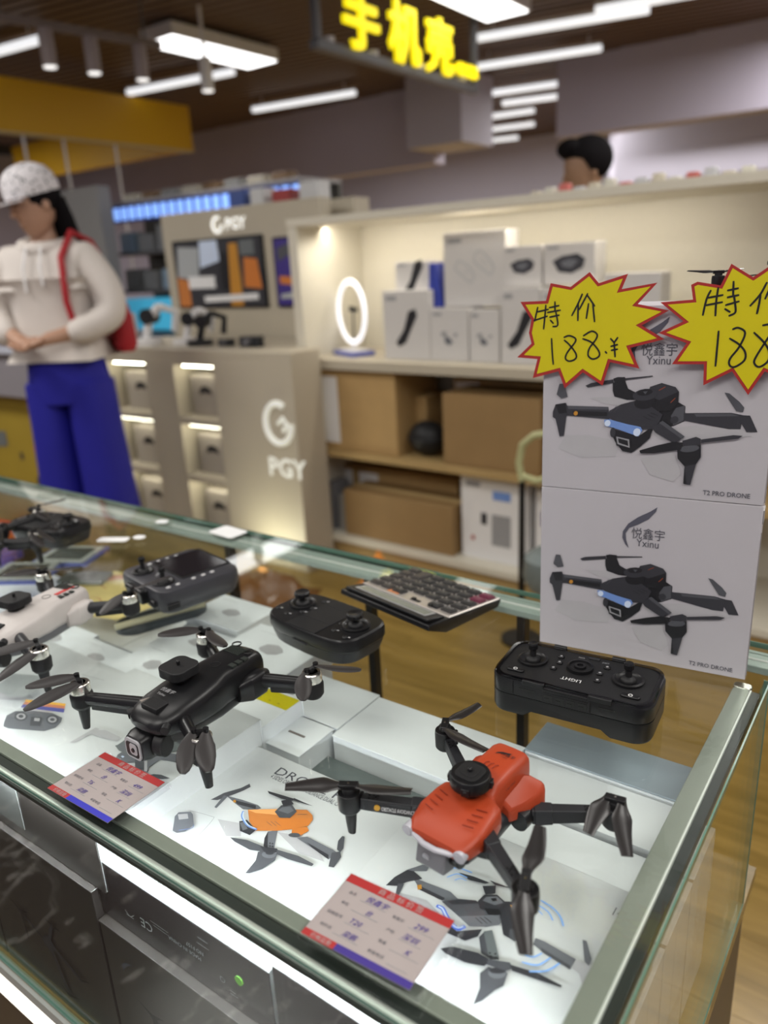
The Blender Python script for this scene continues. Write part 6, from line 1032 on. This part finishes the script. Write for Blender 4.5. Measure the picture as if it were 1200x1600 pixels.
skin('hoodie', V, [(0, 1), (1, 2), (2, 3), (2, 4), (4, 5), (5, 6), (6, 7), (2, 8), (8, 9), (9, 10), (10, 11), (0, 12)], [(.175, .14), (.175, .135), (.15, .11), (.085, .075), .075, .078, .072, .046, .075, .078, .072, .046, (.15, .12)], HOOD, wm, 2)
g = G(); g.tube([(.095*math.cos(a), .015+.085*math.sin(a), 1.415+.02*math.sin(a)) for a in [2*PI*k/24 for k in range(24)]], .028, n=10, closed=True); ob('hood', g, HOOD, wm)
g = G(); g.tube([(-.03, -.10, 1.40), (-.035, -.14, 1.32), (-.03, -.15, 1.24)], .005, n=6); g.tube([(.03, -.10, 1.40), (.035, -.14, 1.33), (.04, -.15, 1.26)], .005, n=6); ob('drawstring', g, WH, wm)
BLU = mat('royal_blue_cloth', (.006, .006, .27), .75, noise=(5, .15))
g = G(); g.loft([[(a*math.cos(2*PI*k/24), b*math.sin(2*PI*k/24), z) for k in range(24)] for a, b, z in ((.135, .115, 1.06), (.155, .125, .97), (.172, .13, .87), (.168, .125, .80))])
for s_ in (-1, 1): g.loft([[(s_*cx+a*math.cos(2*PI*k/22)*(1+.04*math.sin(5*2*PI*k/22)), b*math.sin(2*PI*k/22)*(1+.04*math.sin(5*2*PI*k/22)), z) for k in range(22)] for cx, a, b, z in ((.085, .090, .120, .88), (.088, .094, .120, .70), (.095, .100, .122, .45), (.108, .110, .128, .20), (.115, .118, .132, .035))])
ob('trousers', g, BLU, wm)
g = G()
for s_ in (-1, 1): g.loft([[(s_*.115+a*math.cos(2*PI*k/14), -.03+b*math.sin(2*PI*k/14), z) for k in range(14)] for a, b, z in ((.045, .12, .0), (.05, .125, .02), (.045, .11, .05), (.035, .05, .09))])
ob('shoes', g, WH, wm)
t = thing('shoulder_bag', 'red tote bag with pale print hanging from the capped person\'s shoulder', 'bag', (-2.835, 2.03, .985), R(-25))
RB = mat('crimson_cloth', (.33, .006, .012), .7)
g = G(); g.loft([[(x, y, z) for x, y in rrect(w_, d_, d_*.45)] for w_, d_, z in ((.25, .06, 0), (.28, .09, .03), (.26, .08, .14), (.20, .04, .23))]); ob('bag_body', g, RB, t)
g = G(); g.tube([(-.08, 0, .22), (-.09, -.03, .30), (-.07, -.07, .38), (-.04, -.06, .37), (.0, -.02, .30), (.05, 0, .22)], .012, n=8); g.v = [(x, y, z) for x, y, z in g.v]; ob('strap', g, RB, t)
text('sale', (-.07, -.046, .06), X_, Z_, .07, mat('bag_print', (.55, .2, .2), .6), t) if False else None
g = G(); g.tube([(-.075, -.047, .09), (-.05, -.048, .12), (-.03, -.048, .08), (-.005, -.048, .12), (.02, -.048, .09), (.05, -.048, .11), (.075, -.047, .09)], .006, n=6); ob('bag_print', g, mat('bag_print', (.5, .22, .22), .6), t)
# strap over the shoulder towards the front
g = G(); g.tube([(.135, -.13, 1.08), (.125, -.155, 1.20), (.112, -.115, 1.36), (.120, -.02, 1.455), (.150, .07, 1.42), (.20, .12, 1.27)], .013, n=8); tag(ob('front_strap', g, RB, wm), 'red bag strap over the hoodie')
# the man behind the shelf unit
mn = thing('person', 'person with short black hair, only the head showing over the shelf unit', 'person', (-1.345, 3.45, 0), R(-38))
V = [(0, 0, .98), (0, 0, 1.20), (0, 0, 1.38), (0, 0, 1.45), (0, -.005, 1.50), (0, -.01, 1.55), (.18, 0, 1.40), (.24, .02, 1.12), (.25, -.06, .88), (-.18, 0, 1.40), (-.24, .02, 1.12), (-.25, -.06, .88), (.09, 0, .92), (.10, 0, .50), (.10, 0, .08), (.10, -.13, .03), (-.09, 0, .92), (-.10, 0, .50), (-.10, 0, .08), (-.10, -.13, .03)]
E_ = [(0, 1), (1, 2), (2, 3), (3, 4), (4, 5), (2, 6), (6, 7), (7, 8), (2, 9), (9, 10), (10, 11), (0, 12), (12, 13), (13, 14), (14, 15), (0, 16), (16, 17), (17, 18), (18, 19)]
Rd = [(.14, .11), (.14, .10), (.15, .10), (.07, .065), (.055, .055), (.055, .055), .058, .046, .028, .058, .046, .028, .085, .058, .042, .035, .085, .058, .042, .035]
hand(V, E_, Rd, 8, (0, -.1, -1), 1, (-1, 0, 0)); hand(V, E_, Rd, 11, (0, -.1, -1), -1, (1, 0, 0))
hg, HM = head_geo((0, -.025, 1.615), R(-10), R(10)); HC = Vector((0, -.025, 1.615)); skin('body', V, E_, Rd, SKN2, mn, 1, hg)
g = G(); g.ball((0, .014, .040), .100, n=22, m=14, sc=(.93, 1.08, .98)); g.v = [hp((x*1.03, y if z > .045 else max(y, -.035+(.045-z)*.5), max(z, -.075))) for x, y, z in g.v]; h2 = G(); h2.ball((.0, -.062, .098), .055, sc=(1.2, .95, .75)); g.add([hp(v) for v in h2.v], h2.f); ob('hair', g, HAIR, mn)
V = [(0, 0, .98), (0, 0, 1.20), (0, 0, 1.38), (.17, 0, 1.395), (.245, .02, 1.20), (-.17, 0, 1.395), (-.245, .02, 1.20)]
skin('shirt', V, [(0, 1), (1, 2), (2, 3), (3, 4), (2, 5), (5, 6)], [(.175, .14), (.17, .13), (.165, .12), .078, .065, .078, .065], mat('navy_shirt', (.03, .035, .06), .8), mn, 2)
g = G()
for s_ in (-1, 1): g.loft([[(s_*.10+a*math.cos(2*PI*k/16), a*1.1*math.sin(2*PI*k/16), z) for k in range(16)] for a, z in ((.105, .98), (.10, .80), (.075, .45), (.065, .06))])
ob('trousers', g, DGR, mn)
# product display behind at right edge, seen past the stacked cartons

for o in list(COL.objects):
    if o.name.split('.')[0] in ('vent_groove', 'top_rings', 'button', 'button_icon', 'screw_holes', 'icon', 'rule_line', 'side_vent', 'rear_grille', 'panel_seam', 'panel_rib', 'distant_boards', 'small_print') and o.parent: o['kind'] = 'stuff'
